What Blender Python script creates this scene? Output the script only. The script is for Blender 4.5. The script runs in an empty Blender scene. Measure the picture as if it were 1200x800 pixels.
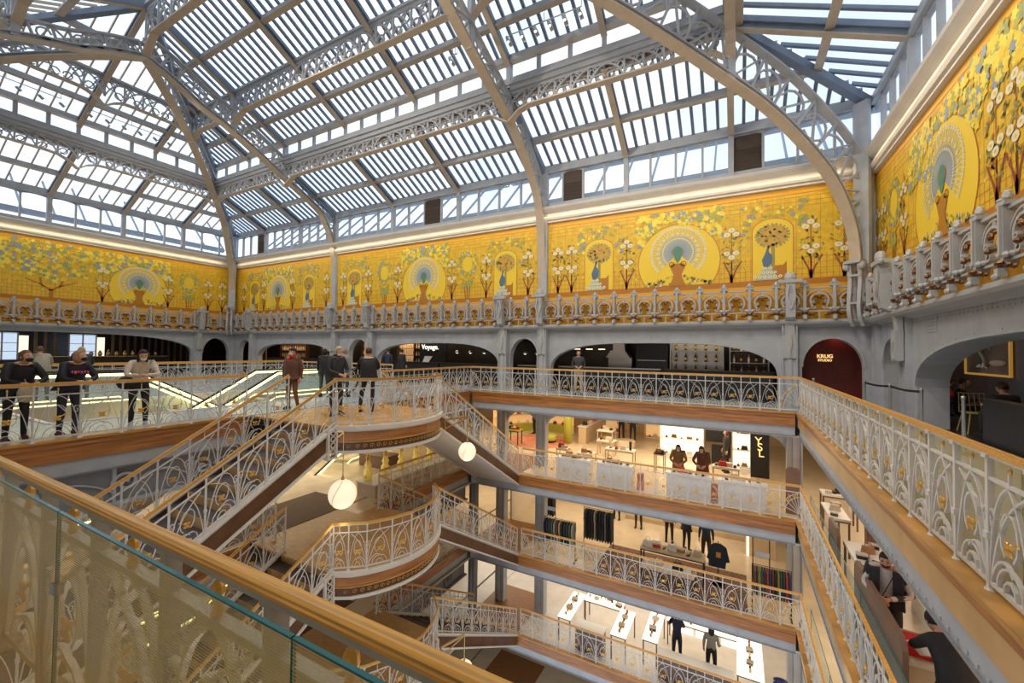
import bpy, bmesh, math, random
from mathutils import Vector, Matrix
random.seed(7)
SC = bpy.context.scene
COL = SC.collection
# ---------------------------------------------------------------- camera
F, YAW, PITCH, ROLL = 486.876, .4956, .0225, .0118
CAMZ = 1.683
cy, sy = math.cos(YAW), math.sin(YAW)
_f = Vector((-sy*math.cos(PITCH), cy*math.cos(PITCH), math.sin(PITCH)))
_r = Vector((cy, sy, 0)); _u = _r.cross(_f)
_r2 = _r*math.cos(ROLL)+_u*math.sin(ROLL); _u2 = -_r*math.sin(ROLL)+_u*math.cos(ROLL)
cam_d = bpy.data.cameras.new('camera'); cam = bpy.data.objects.new('camera', cam_d); COL.objects.link(cam)
cam_d.sensor_fit = 'HORIZONTAL'; cam_d.sensor_width = 36; cam_d.lens = F*36/1200; cam_d.clip_start = .05; cam_d.clip_end = 400
M = Matrix.Identity(4)
for i in range(3):
    M[i][0] = _r2[i]; M[i][1] = _u2[i]; M[i][2] = -_f[i]
M[2][3] = CAMZ
cam.matrix_world = M
SC.camera = cam
# ---------------------------------------------------------------- world
W = bpy.data.worlds.new('sky'); SC.world = W; W.use_nodes = True
wn = W.node_tree; wn.nodes.clear()
tc = wn.nodes.new('ShaderNodeTexCoord'); nz = wn.nodes.new('ShaderNodeTexNoise'); nz.inputs['Scale'].default_value = 2.2
cr = wn.nodes.new('ShaderNodeValToRGB'); cr.color_ramp.elements[0].color = (.60, .76, 1, 1); cr.color_ramp.elements[1].color = (.93, .96, 1, 1)
cr.color_ramp.elements[0].position = .35; cr.color_ramp.elements[1].position = .62
sx = wn.nodes.new('ShaderNodeSeparateXYZ'); mrx = wn.nodes.new('ShaderNodeMapRange'); mrx.inputs['From Min'].default_value = .8; mrx.inputs['From Max'].default_value = -.9
mrx.inputs['To Min'].default_value = 1.0; mrx.inputs['To Max'].default_value = 1.75; wn.links.new(tc.outputs['Generated'], sx.inputs[0]); wn.links.new(sx.outputs['X'], mrx.inputs[0])
bg = wn.nodes.new('ShaderNodeBackground'); bg.inputs[1].default_value = 1.45
wo = wn.nodes.new('ShaderNodeOutputWorld')
wn.links.new(tc.outputs['Generated'], nz.inputs['Vector']); wn.links.new(nz.outputs[0], cr.inputs[0])
wn.links.new(cr.outputs[0], bg.inputs[0]); wn.links.new(mrx.outputs[0], bg.inputs[1]); wn.links.new(bg.outputs[0], wo.inputs[0])
SC.view_settings.view_transform = 'Standard'; SC.view_settings.look = 'None'; SC.view_settings.gamma = 1
SC.view_settings.use_curve_mapping = False
SC.view_settings.exposure = 0.10
# ---------------------------------------------------------------- lights
WARM = (1, .74, .44)
def area(x, y, z, sx, sy_, power, col=WARM, rot=(0, 0, 0), name='ceiling_lamp_light'):
    d = bpy.data.lights.new(name, 'AREA'); d.shape = 'RECTANGLE'; d.size = sx; d.size_y = sy_; d.energy = power; d.color = col
    o = bpy.data.objects.new(name, d); COL.objects.link(o); o.location = (x, y, z); o.rotation_euler = rot; return o
for k, z in enumerate((-.85, -3.95, -7.0)):
    w = (1, .80, .54) if k < 2 else (1, .90, .76)
    area(-4, 18.6, z, 9, 3.5, (250, 150, 150)[k], w)
    area(-11.5, 19.5, z, 4, 4, 90, w)
    area(3.4, 15, z, 2.5, 6, 70, w)
    area(5.5, 7, z, 4, 6, 130, w)
    area(-16, 11, z, 5, 8, 150 if k == 0 else 50, w)
area(-14, 3, -.9, 4, 5, 60)
# strip lamps along the cornice, washing the murals
area(-13.5, 15.80, 7.45, 33, .12, 90, (1, .82, .52), (math.radians(14), 0, 0), 'cornice_light')
area(3.3, 7.2, 7.45, .12, 16, 40, (1, .82, .52), (0, math.radians(-14), 0), 'cornice_light')
area(-30.4, 7.2, 7.45, .12, 16, 50, (1, .82, .52), (0, math.radians(14), 0), 'cornice_light')
# stage spotlights hung from the trusses
def stage(x, y, z, power, tx, ty, tz):
    d = bpy.data.lights.new('stage_light', 'SPOT'); d.energy = power; d.spot_size = math.radians(150); d.spot_blend = 1; d.color = (1, .90, .76); d.shadow_soft_size = .12
    o = bpy.data.objects.new('stage_light', d); COL.objects.link(o); o.location = (x, y, z)
    o.rotation_euler = (Vector((tx, ty, tz))-Vector((x, y, z))).to_track_quat('-Z', 'Y').to_euler()
stage(-5.5, 9.8, 11.0, 750, -3, 14, 0); stage(-9.2, 4, 11.6, 950, -6, 16, 2); stage(-21, 7.2, 12.3, 1200, -24, 12, 1)
stage(-.3, 8.5, 10.1, 700, 1, 12, 0); stage(-14, 7.2, 13.2, 1250, -15, 12, 2); stage(-2, 2, 10.5, 750, -3, 12, 1)
# bars on the top floor
area(-14.5, 17.3, 2.5, 5, .3, 45); area(-24, 17.0, 2.5, 6, .3, 45); area(-1.0, 17.2, 2.5, 3, .3, 32); area(-5.5, 17.2, 2.5, 2.5, .3, 14); area(5.6, 13, 2.7, .8, 6, 9)
area(2.9, 16.75, 2.45, .35, .15, 4, (1, .35, .16), (math.radians(20), 0, 0))
area(-33, 6, 2.5, 1, 10, 12)
# ---------------------------------------------------------------- materials
MATS = {}
def mat(name, col, rough=.5, metal=0., noise=0., nscale=8., emit=0., bump=0., spec=.5, stretch=None, col2=None):
    m = bpy.data.materials.new(name); m.use_nodes = True; nt = m.node_tree; b = nt.nodes['Principled BSDF']
    b.inputs['Base Color'].default_value = (*col, 1); b.inputs['Roughness'].default_value = rough; b.inputs['Metallic'].default_value = metal
    b.inputs['Specular IOR Level'].default_value = spec
    if emit: b.inputs['Emission Color'].default_value = (*col, 1); b.inputs['Emission Strength'].default_value = emit
    if noise or bump:
        t = nt.nodes.new('ShaderNodeTexCoord'); mp = nt.nodes.new('ShaderNodeMapping'); n = nt.nodes.new('ShaderNodeTexNoise')
        if stretch: mp.inputs['Scale'].default_value = stretch
        n.inputs['Scale'].default_value = nscale; n.inputs['Detail'].default_value = 3
        nt.links.new(t.outputs['Object'], mp.inputs[0]); nt.links.new(mp.outputs[0], n.inputs['Vector'])
        if noise:
            r = nt.nodes.new('ShaderNodeValToRGB')
            c2 = col2 or tuple(min(1, c*(1+noise)) for c in col); c1 = tuple(c*(1-noise) for c in col) if not col2 else col
            r.color_ramp.elements[0].color = (*c1, 1); r.color_ramp.elements[1].color = (*c2, 1)
            r.color_ramp.elements[0].position = .32; r.color_ramp.elements[1].position = .68
            nt.links.new(n.outputs[0], r.inputs[0]); nt.links.new(r.outputs[0], b.inputs['Base Color'])
        if bump:
            bp = nt.nodes.new('ShaderNodeBump'); bp.inputs['Strength'].default_value = bump; bp.inputs['Distance'].default_value = .02
            nt.links.new(n.outputs[0], bp.inputs['Height']); nt.links.new(bp.outputs[0], b.inputs['Normal'])
    MATS[name] = m; return m
IRON = mat('painted_iron', (.45, .465, .49), .45, 0, .08, 3)
IRONW = mat('warm_lit_iron', (.56, .45, .33), .5, 0, .06, 3)  # grey iron tinted tan: warm interior light on down-facing flanges put into colour
IRONB = mat('blue_grey_iron', (.20, .25, .33), .45, 0, .08, 3)
RAILW = mat('cream_painted_iron', (.70, .67, .62), .35, 0, .05, 5)
RAILG = mat('grey_painted_iron', (.46, .46, .455), .35, 0, .05, 5)
GOLD = mat('gilt_metal', (.80, .48, .12), .32, .75)
BRONZE = mat('bronze_leaf', (.16, .07, .025), .35, .5, .3, 12)
OAK = mat('varnished_oak', (.56, .28, .07), .32, 0, .28, 4, stretch=(.6, .6, 12))
OAKX = mat('oak_handrail', (.78, .40, .085), .3, 0, .25, 5, stretch=(.35, 14, 14), bump=.05)
OAKD = mat('reddish_oak_fascia', (.42, .17, .05), .35, 0, .3, 3, stretch=(.5, .5, 7))
OAKL = mat('light_oak_board', (.62, .38, .16), .35, 0, .15, 3, stretch=(7, .5, .5))
BRONZEP = mat('brown_lacquer', (.13, .055, .022), .35, 0, .2, 4)
PARQ = mat('parquet_floor', (.50, .29, .11), .3, 0, .2, 4, stretch=(1, 8, 1))
DIRON = mat('dark_grey_iron', (.24, .245, .255), .45, 0, .08, 3)
PARQC = mat('reddish_parquet_floor', (.30, .13, .045), .45, 0, .2, 4, stretch=(1, 8, 1))
PARQD = mat('dark_parquet_floor', (.10, .042, .016), .6, 0, .25, 5, stretch=(8, 1, 1))
CREAM = mat('cream_stone_floor', (.72, .60, .44), .2, 0, .06, 2)
WHITEF = mat('pale_terrazzo_floor', (.66, .60, .53), .2, 0, .06, 2)
GREYF = mat('blue_grey_floor', (.38, .42, .45), .25, 0, .1, 2)
PLAST = mat('cream_plaster', (.72, .64, .52), .6, 0, .04, 2)
MOULD = mat('cream_moulding', (.74, .68, .60), .5, 0, .04, 2)
BEIGE = mat('beige_panel', (.60, .46, .30), .5, 0, .06, 2)
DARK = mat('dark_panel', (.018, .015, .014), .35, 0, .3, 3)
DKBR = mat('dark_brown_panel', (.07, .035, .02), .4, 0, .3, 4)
BRPAN = mat('taupe_panel', (.20, .12, .08), .4, 0, .1, 2)
WHITE = mat('white_lacquer', (.82, .80, .76), .3)
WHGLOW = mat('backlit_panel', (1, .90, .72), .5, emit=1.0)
LAMPW = mat('lamp_glow', (1, .84, .60), .5, emit=1.9)
GLOBE = mat('paper_globe', (1, .86, .62), .5, emit=.62)
YGLOW = mat('yellow_light_strip', (1, .88, .40), .5, emit=2.4)
BLACK = mat('black', (.012, .012, .013), .5)
STEEL = mat('brushed_steel', (.55, .54, .52), .3, .9)
BRASS = mat('brass', (.75, .52, .22), .25, .9)
CHRM = mat('chrome', (.8, .8, .8), .12, 1)
GREEN = mat('chartreuse_lacquer', (.45, .46, .07), .3)
PINK = mat('terracotta_rug', (.60, .24, .15), .8, 0, .2, 3)
RUGP = mat('patterned_rug', (.07, .04, .035), .9, 0, .5, 30, col2=(.33, .20, .14))
LOUV = mat('louvre_brown', (.09, .06, .04), .6)
TREAD = mat('dark_stone_tread', (.07, .065, .07), .3, 0, .2, 6)
SKIN = mat('skin', (.62, .36, .24), .5); SKIND = mat('tan_skin', (.42, .22, .13), .5)
def glassmat(name, col, alpha, rough=.05, stripes=False):
    m = bpy.data.materials.new(name); m.use_nodes = True; nt = m.node_tree; nt.nodes.clear()
    o = nt.nodes.new('ShaderNodeOutputMaterial'); mx = nt.nodes.new('ShaderNodeMixShader')
    tr = nt.nodes.new('ShaderNodeBsdfTransparent'); g = nt.nodes.new('ShaderNodeBsdfPrincipled')
    g.inputs['Base Color'].default_value = (*col, 1); g.inputs['Roughness'].default_value = rough
    tr.inputs[0].default_value = (*[min(1, .75+.25*c) for c in col], 1)
    mx.inputs[0].default_value = alpha
    nt.links.new(tr.outputs[0], mx.inputs[1]); nt.links.new(g.outputs[0], mx.inputs[2]); nt.links.new(mx.outputs[0], o.inputs[0])
    if stripes:
        t = nt.nodes.new('ShaderNodeTexCoord'); w = nt.nodes.new('ShaderNodeTexWave'); w.wave_type = 'BANDS'; w.bands_direction = 'Z'
        w.inputs['Scale'].default_value = 34; w.inputs['Distortion'].default_value = 1.2; w.inputs['Detail Scale'].default_value = 5
        r = nt.nodes.new('ShaderNodeMapRange'); r.inputs['To Min'].default_value = alpha*.35; r.inputs['To Max'].default_value = min(1, alpha*1.9)
        nt.links.new(t.outputs['Object'], w.inputs['Vector']); nt.links.new(w.outputs['Fac'], r.inputs[0]); nt.links.new(r.outputs[0], mx.inputs[0])
    MATS[name] = m; return m
GLASS = glassmat('clear_roof_glass', (.85, .93, 1), .10)
GLASSG = glassmat('clear_glass', (.7, .85, .8), .10)
GLASSY = glassmat('gold_striped_glass', (.98, .82, .40), .27, .10, True)  # striped gold glass, reflection and backlight brightened into its base colour
GLEDGE = mat('teal_glass_edge', (.02, .16, .16), .15)
# ---------------------------------------------------------------- helpers
WL = {}
LONG = []
ORD = ('first', 'second', 'third', 'fourth', 'fifth', 'sixth', 'seventh', 'eighth', 'ninth', 'tenth', 'eleventh', 'twelfth', 'thirteenth', 'fourteenth', 'fifteenth', 'sixteenth', 'seventeenth')
def tag(o, label=None, cat=None, group=None, kind=None):
    if label:
        o['label'] = label
        if len(label.split()) > 16: LONG.append(label)
    if cat: o['category'] = cat
    if group: o['group'] = group
    if kind: o['kind'] = kind
    return o
def E(name, label, cat, loc=(0, 0, 0), rz=0, group=None, kind=None):
    o = bpy.data.objects.new(name, None); COL.objects.link(o); o.location = loc; o.rotation_euler = (0, 0, rz); o.empty_display_size = .1
    WL[o.name] = Vector(loc)
    return tag(o, label, cat, group, kind)
def kid(o, parent, loc=(0, 0, 0)):
    o.parent = parent; o.location = loc; return o
def inst(name, mesh, parent, mtx):
    o = bpy.data.objects.new(name, mesh); COL.objects.link(o); o.parent = parent; o.matrix_basis = mtx; return o
def tree(o, parent=None):
    c = o.copy(); COL.objects.link(c); c.parent = parent
    for ch in o.children: tree(ch, c)
    return c
class MB:
    def __init__(s): s.v = []; s.f = []; s.m = []
    def q(s, pts, mi=0):
        n = len(s.v); s.v += [tuple(p) for p in pts]; s.f.append(tuple(range(n, n+len(pts)))); s.m.append(mi)
    def box(s, x0, y0, z0, x1, y1, z1, mi=0):
        if x0 > x1: x0, x1 = x1, x0
        if y0 > y1: y0, y1 = y1, y0
        if z0 > z1: z0, z1 = z1, z0
        n = len(s.v)
        s.v += [(x0, y0, z0), (x1, y0, z0), (x1, y1, z0), (x0, y1, z0), (x0, y0, z1), (x1, y0, z1), (x1, y1, z1), (x0, y1, z1)]
        for f in ((3, 2, 1, 0), (4, 5, 6, 7), (0, 1, 5, 4), (1, 2, 6, 5), (2, 3, 7, 6), (3, 0, 4, 7)):
            s.f.append(tuple(n+i for i in f)); s.m.append(mi)
    def bar(s, a, b, w, h, up=(0, 0, 1), mi=0):
        a, b = Vector(a), Vector(b); d = (b-a)
        if d.length < 1e-6: return
        d.normalize(); up = Vector(up); x = d.cross(up)
        if x.length < 1e-4: x = d.cross(Vector((1, 0, 0)))
        x.normalize(); y = x.cross(d).normalized(); n = len(s.v)
        for p in (a, b):
            for i, j in ((-1, -1), (1, -1), (1, 1), (-1, 1)): s.v.append(tuple(p+x*(w/2*i)+y*(h/2*j)))
        for f in ((0, 1, 2, 3), (7, 6, 5, 4), (0, 4, 5, 1), (1, 5, 6, 2), (2, 6, 7, 3), (3, 7, 4, 0)):
            s.f.append(tuple(n+i for i in f)); s.m.append(mi)
    def sweep(s, path, w, h, up=(0, 0, 1), closed=False, mi=0):
        # rectangular section of width w (across) and height h (along up-ish)
        P = [Vector(p) for p in path]; N = len(P); n = len(s.v); up = Vector(up)
        for i in range(N):
            if closed: d = P[(i+1) % N]-P[i-1]
            else: d = P[min(i+1, N-1)]-P[max(i-1, 0)]
            d.normalize(); x = d.cross(up)
            if x.length < 1e-4: x = Vector((1, 0, 0))
            x.normalize(); y = x.cross(d)
            for a, b in ((-1, -1), (1, -1), (1, 1), (-1, 1)): s.v.append(tuple(P[i]+x*(w/2*a)+y*(h/2*b)))
        for i in range(N if closed else N-1):
            j = (i+1) % N
            for k in range(4):
                s.f.append((n+4*i+k, n+4*i+(k+1) % 4, n+4*j+(k+1) % 4, n+4*j+k)); s.m.append(mi)
        if not closed:
            s.f.append((n+3, n+2, n+1, n)); s.f.append((n+4*N-4, n+4*N-3, n+4*N-2, n+4*N-1)); s.m += [mi, mi]
    def tube(s, path, r, k=6, mi=0, closed=False):
        P = [Vector(p) for p in path]; N = len(P); n = len(s.v); prev = None
        rs = r if isinstance(r, (list, tuple)) else [r]*N
        for i in range(N):
            d = (P[(i+1) % N]-P[i-1]) if closed else (P[min(i+1, N-1)]-P[max(i-1, 0)])
            if d.length < 1e-9: d = Vector((0, 0, 1))
            d.normalize()
            if prev is None:
                x = d.orthogonal().normalized()
            else:
                x = prev-d*prev.dot(d); x = x.normalized() if x.length > 1e-6 else d.orthogonal().normalized()
            prev = x; y = d.cross(x)
            for a in range(k):
                t = 2*math.pi*a/k; s.v.append(tuple(P[i]+(x*math.cos(t)+y*math.sin(t))*rs[i]))
        for i in range(N if closed else N-1):
            j = (i+1) % N
            for a in range(k):
                s.f.append((n+k*i+a, n+k*i+(a+1) % k, n+k*j+(a+1) % k, n+k*j+a)); s.m.append(mi)
        if not closed:
            s.f.append(tuple(n+a for a in reversed(range(k)))); s.f.append(tuple(n+k*(N-1)+a for a in range(k))); s.m += [mi, mi]
    def lathe(s, prof, c=(0, 0, 0), k=12, mi=0, sx=1, sy=1):
        n = len(s.v)
        for r, z in prof:
            for a in range(k):
                t = 2*math.pi*a/k; s.v.append((c[0]+r*sx*math.cos(t), c[1]+r*sy*math.sin(t), c[2]+z))
        for i in range(len(prof)-1):
            for a in range(k):
                s.f.append((n+k*i+a, n+k*i+(a+1) % k, n+k*(i+1)+(a+1) % k, n+k*(i+1)+a)); s.m.append(mi)
        s.f.append(tuple(n+a for a in reversed(range(k)))); s.f.append(tuple(n+k*(len(prof)-1)+a for a in range(k))); s.m += [mi, mi]
    def ball(s, c, rx, ry=None, rz=None, k=10, rings=6, mi=0):
        ry = ry or rx; rz = rz or rx
        s.lathe([(max(.001, math.sin(math.pi*i/rings)), -math.cos(math.pi*i/rings)*rz) for i in range(rings+1)], c, k, mi, rx, ry)
    def prism(s, poly, fr, d0, d1, mi=0):
        # poly in 2D (a,b); fr(a,b,d)->xyz
        n = len(s.v); N = len(poly)
        for d in (d0, d1):
            s.v += [tuple(fr(a, b, d)) for a, b in poly]
        s.f.append(tuple(n+i for i in reversed(range(N)))); s.f.append(tuple(n+N+i for i in range(N))); s.m += [mi, mi]
        for i in range(N):
            j = (i+1) % N; s.f.append((n+i, n+j, n+N+j, n+N+i)); s.m.append(mi)
    def mesh(s, name, mats, smooth=False, off=None):
        me = bpy.data.meshes.new(name)
        v = s.v if off is None else [(p[0]-off[0], p[1]-off[1], p[2]-off[2]) for p in s.v]
        me.from_pydata(v, [], s.f)
        if not isinstance(mats, (list, tuple)): mats = [mats]
        for m in mats: me.materials.append(m)
        if len(mats) > 1: me.polygons.foreach_set('material_index', s.m)
        if smooth: me.polygons.foreach_set('use_smooth', [True]*len(s.f))
        me.update(); return me
    def build(s, name, mats, parent=None, world=True, smooth=False):
        off = None
        if parent is not None and world: off = WL.get(parent.name, Vector((0, 0, 0)))
        o = bpy.data.objects.new(name, s.mesh(name, mats, smooth, off)); COL.objects.link(o)
        if parent is not None: o.parent = parent
        WL[o.name] = off if off is not None else Vector((0, 0, 0))
        return o
def struct(name, mb, m, smooth=False):
    o = mb.build(name, m, None, smooth=smooth); o['kind'] = 'structure'; return o
def sroot(name, loc=(0, 0, 0)):
    o = bpy.data.objects.new(name, None); COL.objects.link(o); o.location = loc; WL[o.name] = Vector(loc); o['kind'] = 'structure'; o.empty_display_size = .1; return o
def arc(cx, cz, r, a0, a1, n, rz=None):
    rz = rz or r
    return [(cx+r*math.cos(math.radians(a0+(a1-a0)*i/n)), cz+rz*math.sin(math.radians(a0+(a1-a0)*i/n))) for i in range(n+1)]
def bez(p0, p1, p2, p3, n):
    o = []
    for i in range(n+1):
        t = i/n; a = (1-t)**3; b = 3*t*(1-t)**2; c = 3*t*t*(1-t); d = t**3
        o.append(tuple(a*p0[k]+b*p1[k]+c*p2[k]+d*p3[k] for k in range(len(p0))))
    return o
def spiral(cx, cz, r0, r1, a0, a1, n):
    return [(cx+(r0+(r1-r0)*i/n)*math.cos(math.radians(a0+(a1-a0)*i/n)), cz+(r0+(r1-r0)*i/n)*math.sin(math.radians(a0+(a1-a0)*i/n))) for i in range(n+1)]
# key dimensions
XL, XR, YB, YF = -30.77, 3.69, 16.2, -1.74
L = [0, -3.09, -6.15, -9.2, -12.25]
EAVE, SL = 9.55, .52
YR, YN = 13.06, 7.23
XRL, XRR = -27.16, -.15
XNL, XNR = -20.47, -7.29
Z2 = 12.3
# ================================================================ floors and slabs
OX1, OY0, OY1 = 1.48, .62, 14.36      # right, near and far edge of the opening
def slab(z, name, xs, ys, m, th=.06):
    b = MB(); b.box(xs[0], ys[0], z-th, xs[1], ys[1], z); return struct(name, b, m)
XE = [-10.55, -10.45, -10.45, -10.45, -10.45]
XN = -9.65
# top floor
def level_floor(i, z, mats):
    back, right, left, front = mats
    fl = sroot('floor_level' if i else 'floor')
    def part(n, x0, y0, x1, y1, m):
        b = MB(); b.box(x0, y0, z-.05, x1, y1, z); b.build(n, m, fl)
    part('back_gallery_floor', XN+.02, OY1+.1, 14, 26, back)
    part('right_gallery_floor', OX1+.1, -3, 14, OY1+.1, right)
    part('front_gallery_floor', -36, -3, OX1+.1, OY0-.1, front)
    if i: part('left_gallery_floor', -36, OY0-.1, XE[i]-.1, 26, left)
    else:
        for q in ((-36, OY0-.1, -17.1, 26), (-17.1, OY0-.1, -12.85, 3.2), (-17.1, 10.6, -12.85, 26), (-12.85, OY0-.1, XE[i]-.1, 26)): part('left_gallery_floor', *q, left)
        for q in ((-17.15, 3.15, -17.05, 10.65), (-12.9, 3.15, -12.8, 10.65), (-17.1, 3.1, -12.9, 3.2), (-17.1, 10.6, -12.9, 10.7)):
            b = MB(); b.box(q[0], q[1], -.75, q[2], q[3], .02); b.build('well_edge', MOULD, fl)
    part('left_corner_floor', XE[i], 8.6, XN, 26, left)
    if i:
        part('wood_border', XE[i]-.9, OY0, XE[i], 8.6, PARQD) if False else None
    # ceiling below
    b = MB(); zc = z-.74
    for x0, y0, x1, y1 in ((XN, OY1+.25, 14, 26), (OX1+.25, -3, 14, OY1+.25), (-36, -3, OX1, OY0-.2), *(((-36, OY0-.2, XE[i]-.25, 26),) if i else ((-36, OY0-.2, -17.1, 26), (-17.1, OY0-.2, -12.85, 3.2), (-17.1, 10.6, -12.85, 26), (-12.85, OY0-.2, XE[i]-.25, 26))), (XE[i]-.25, 8.6, XN, 26)):
        b.box(x0, y0, zc, x1, y1, zc+.05)
    struct('ceiling' if not i else 'ceiling_level', b, PLAST)
level_floor(0, 0, (GREYF, GREYF, GREYF, GREYF))
level_floor(1, L[1], (CREAM, CREAM, CREAM, CREAM))
level_floor(2, L[2], (CREAM, CREAM, CREAM, CREAM))
level_floor(3, L[3], (WHITEF, WHITEF, WHITEF, WHITEF))
level_floor(4, L[4], (CREAM, CREAM, CREAM, CREAM))
for i in (1, 2, 3, 4):      # wooden borders beside the stair
    for x0, y0, x1, y1, n in ((XE[i]-1.9, OY0, XE[i], 9.2, 'wood_floor_border'), (-9.65, 14.4, -7.45, 17.2, 'corner_parquet')):
        b = MB(); b.box(x0, y0, L[i], x1, y1, L[i]+.012); struct('trim_%d' % (10+i*2+(n[0] == 'c')), b, PARQD if n[0] == 'w' else PARQC)
# fascia: oak board over a riveted steel beam, all round the opening
def fascia(z, i):
    r = sroot('trim_%d' % (i+1))
    xe = XE[i]
    def run(n, p0, p1, nrm):
        (x0, y0), (x1, y1) = p0, p1; nx, ny = nrm
        def bx(a, b, z0, z1, m, nm):
            mb = MB(); mb.box(min(x0, x1)+min(nx*a, nx*b) if nx else min(x0, x1), min(y0, y1)+min(ny*a, ny*b) if ny else min(y0, y1), z0,
                              max(x0, x1)+max(nx*a, nx*b) if nx else max(x0, x1), max(y0, y1)+max(ny*a, ny*b) if ny else max(y0, y1), z1)
            return mb.build(nm, m, r)
        bx(-.20, .0, z-.03, z+.02, OAKX if n == 'x' else OAK, 'oak_coping')
        bx(-.18, -.03, z-.13, z-.03, OAKD, 'oak_board'); bx(-.18, -.055, z-.40, z-.13, OAKD if n != 'r' else OAKL, 'lower_oak_board')
        bx(-.20, -.10, z-.66, z-.40, IRON, 'steel_beam'); bx(-.30, -.08, z-.69, z-.66, DIRON, 'beam_flange')
        # rivets
        mb = MB(); Ln = math.hypot(x1-x0, y1-y0); k = int(Ln/.16)
        for q in range(k):
            t = (q+.5)/k; x = x0+(x1-x0)*t+nx*-.1; y = y0+(y1-y0)*t+ny*-.1
            mb.box(x-.014, y-.014, z-.63, x+.014, y+.014, z-.60)
        mb.build('rivets', IRON, r)['kind'] = 'stuff'
    run('b', (XN, OY1), (OX1, OY1), (0, -1)); run('r', (OX1, OY0), (OX1, OY1), (-1, 0))
    run('l', (xe, OY0), (xe, 6.0), (1, 0)); run('l', (XN, 9.4), (XN, OY1), (1, 0)); run('f', (xe, OY0), (OX1, OY0), (0, 1))
# nrm here points INTO the opening; offsets are negative = back into the slab, so flip sign
_f0 = fascia
for i, z in enumerate(L[:4]): fascia(z, i)
# scroll brackets on the steel beam below the left edge of the top floor
mb = MB()
for k in range(4):
    y = 1.0+k*1.35
    p = spiral(0, 0, .02, .22, 0, 560, 26); mb.sweep([(XE[0]-.17, y+a, -1.02+b) for a, b in p], .05, .05, (1, 0, 0))
    mb.sweep([(XE[0]-.18, y+a, b) for a, b in bez((.22, -1.02), (.4, -.8), (.8, -.85), (1.25, -1.25), 8)], .03, .035, (1, 0, 0))
pl_ = MB(); pl_.box(XE[0]-.3, OY0, -1.4, XE[0]-.22, 6.2, -.7); struct('trim_8', pl_, DIRON); mb.box(XE[0]-.24, OY0, -1.42, XE[0]-.1, 6.2, -1.36)
for k in range(5): mb.box(XE[0]-.24, .9+k*1.3, -1.4, XE[0]-.16, .95+k*1.3, -.7)
struct('trim_5', mb, IRON)
for z, n in ((L[1], 6), (L[2], 7)):
    mb = MB(); mb.box(XN-.3, 9.3, z-1.35, XN-.22, OY1, z-.7); mb.box(XN-.24, 9.3, z-1.38, XN-.1, OY1, z-1.32)
    for k in range(4):
        y = 9.9+k*1.15; mb.box(XN-.24, y-.35, z-1.35, XN-.16, y-.3, z-.7)
        mb.sweep([(XN-.19, y+a, z-1.02+b) for a, b in spiral(0, 0, .03, .2, 0, 560, 24)], .03, .03, (1, 0, 0))
    struct('trim_%d' % n, mb, DIRON)
# ================================================================ wrought balustrades
_pc = {}
def panel_mesh(Lp, s, mirror, big):
    key = (round(Lp, 3), round(s, 3), mirror, big)
    if key in _pc: return _pc[key]
    w = .0105 if not big else .017; d = .015 if not big else .024
    mb = MB(); g = MB()
    def P(pts):
        out = []
        for a, z in pts:
            x = (1-a if mirror else a)*Lp; out.append((x, 0, z+s*x))
        return out
    def sw(pts, ww=w): mb.sweep(P(pts), ww, d, (0, 1, 0)) if False else mb.sweep(P(pts), d, ww, (0, 1, 0)) if False else _rib(mb, P(pts), ww, d)
    n = 7 if not big else 10
    sw(bez((.02, .09), (.06, .45), (.16, .74), (.50, .80), n))
    sw(bez((.05, .09), (.20, .42), (.34, .62), (.86, .78), n))
    sw(bez((.50, .80), (.72, .70), (.86, .45), (.96, .09), n))
    sw([(.5+.20*math.cos(t*math.pi/6), .47+.165*math.sin(t*math.pi/6)) for t in range(-2, 9)])
    sw(arc(.5, .09, .30, 0, 180, 6 if not big else 9, .17))
    sw(arc(.5, .09, .14, 0, 180, 5, .09))
    sw(bez((.06, .10), (.2, .3), (.42, .34), (.58, .22), n))
    sw(spiral(.09, .53, .09, .02, 180, -270, 8), w*.9)
    # centre bar from top rail to hand rail with a bud
    x = .5*Lp; _bx(mb, x, .81, .94, .012 if not big else .016, s)
    for k in range(4):
        a = math.radians(45+90*k); cx, cz = x+.035*math.cos(a), .40+.035*math.sin(a)+s*x
        g.ball((cx, -.012, cz), .028, .012, .022, 6, 4)
    g.ball((x, -.015, .40+s*x), .018, .018, .018, 6, 4); g.ball((x, 0, .915+s*x), .014, .014, .03, 6, 4)
    g.tube([(x+.02, -.01, .42+s*x), (x+.09, -.01, .455+s*x)], .008, 5); g.ball((x+.10, -.01, .46+s*x), .024, .01, .014, 6, 4)
    r = (mb.mesh('scroll_panel', [RAILW]), g.mesh('blossom', [GOLD])); _pc[key] = r; return r
def _rib(mb, pts, w, d):
    # flat bar following pts in the local xz plane, thickness w in plane, depth d in y
    P = [Vector(p) for p in pts]; N = len(P); n = len(mb.v)
    for i in range(N):
        t = P[min(i+1, N-1)]-P[max(i-1, 0)]; nn = Vector((-t.z, 0, t.x)); nn.normalize(); 
        for a, b in ((-1, -1), (1, -1), (1, 1), (-1, 1)): mb.v.append((P[i].x+nn.x*w/2*a, d/2*b, P[i].z+nn.z*w/2*a))
    for i in range(N-1):
        for k in range(4): mb.f.append((n+4*i+k, n+4*i+(k+1) % 4, n+4*i+4+(k+1) % 4, n+4*i+4+k)); mb.m.append(0)
def _bx(mb, x, z0, z1, w, s): mb.box(x-w/2, -w/2, z0+s*x, x+w/2, w/2, z1+s*x)
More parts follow.
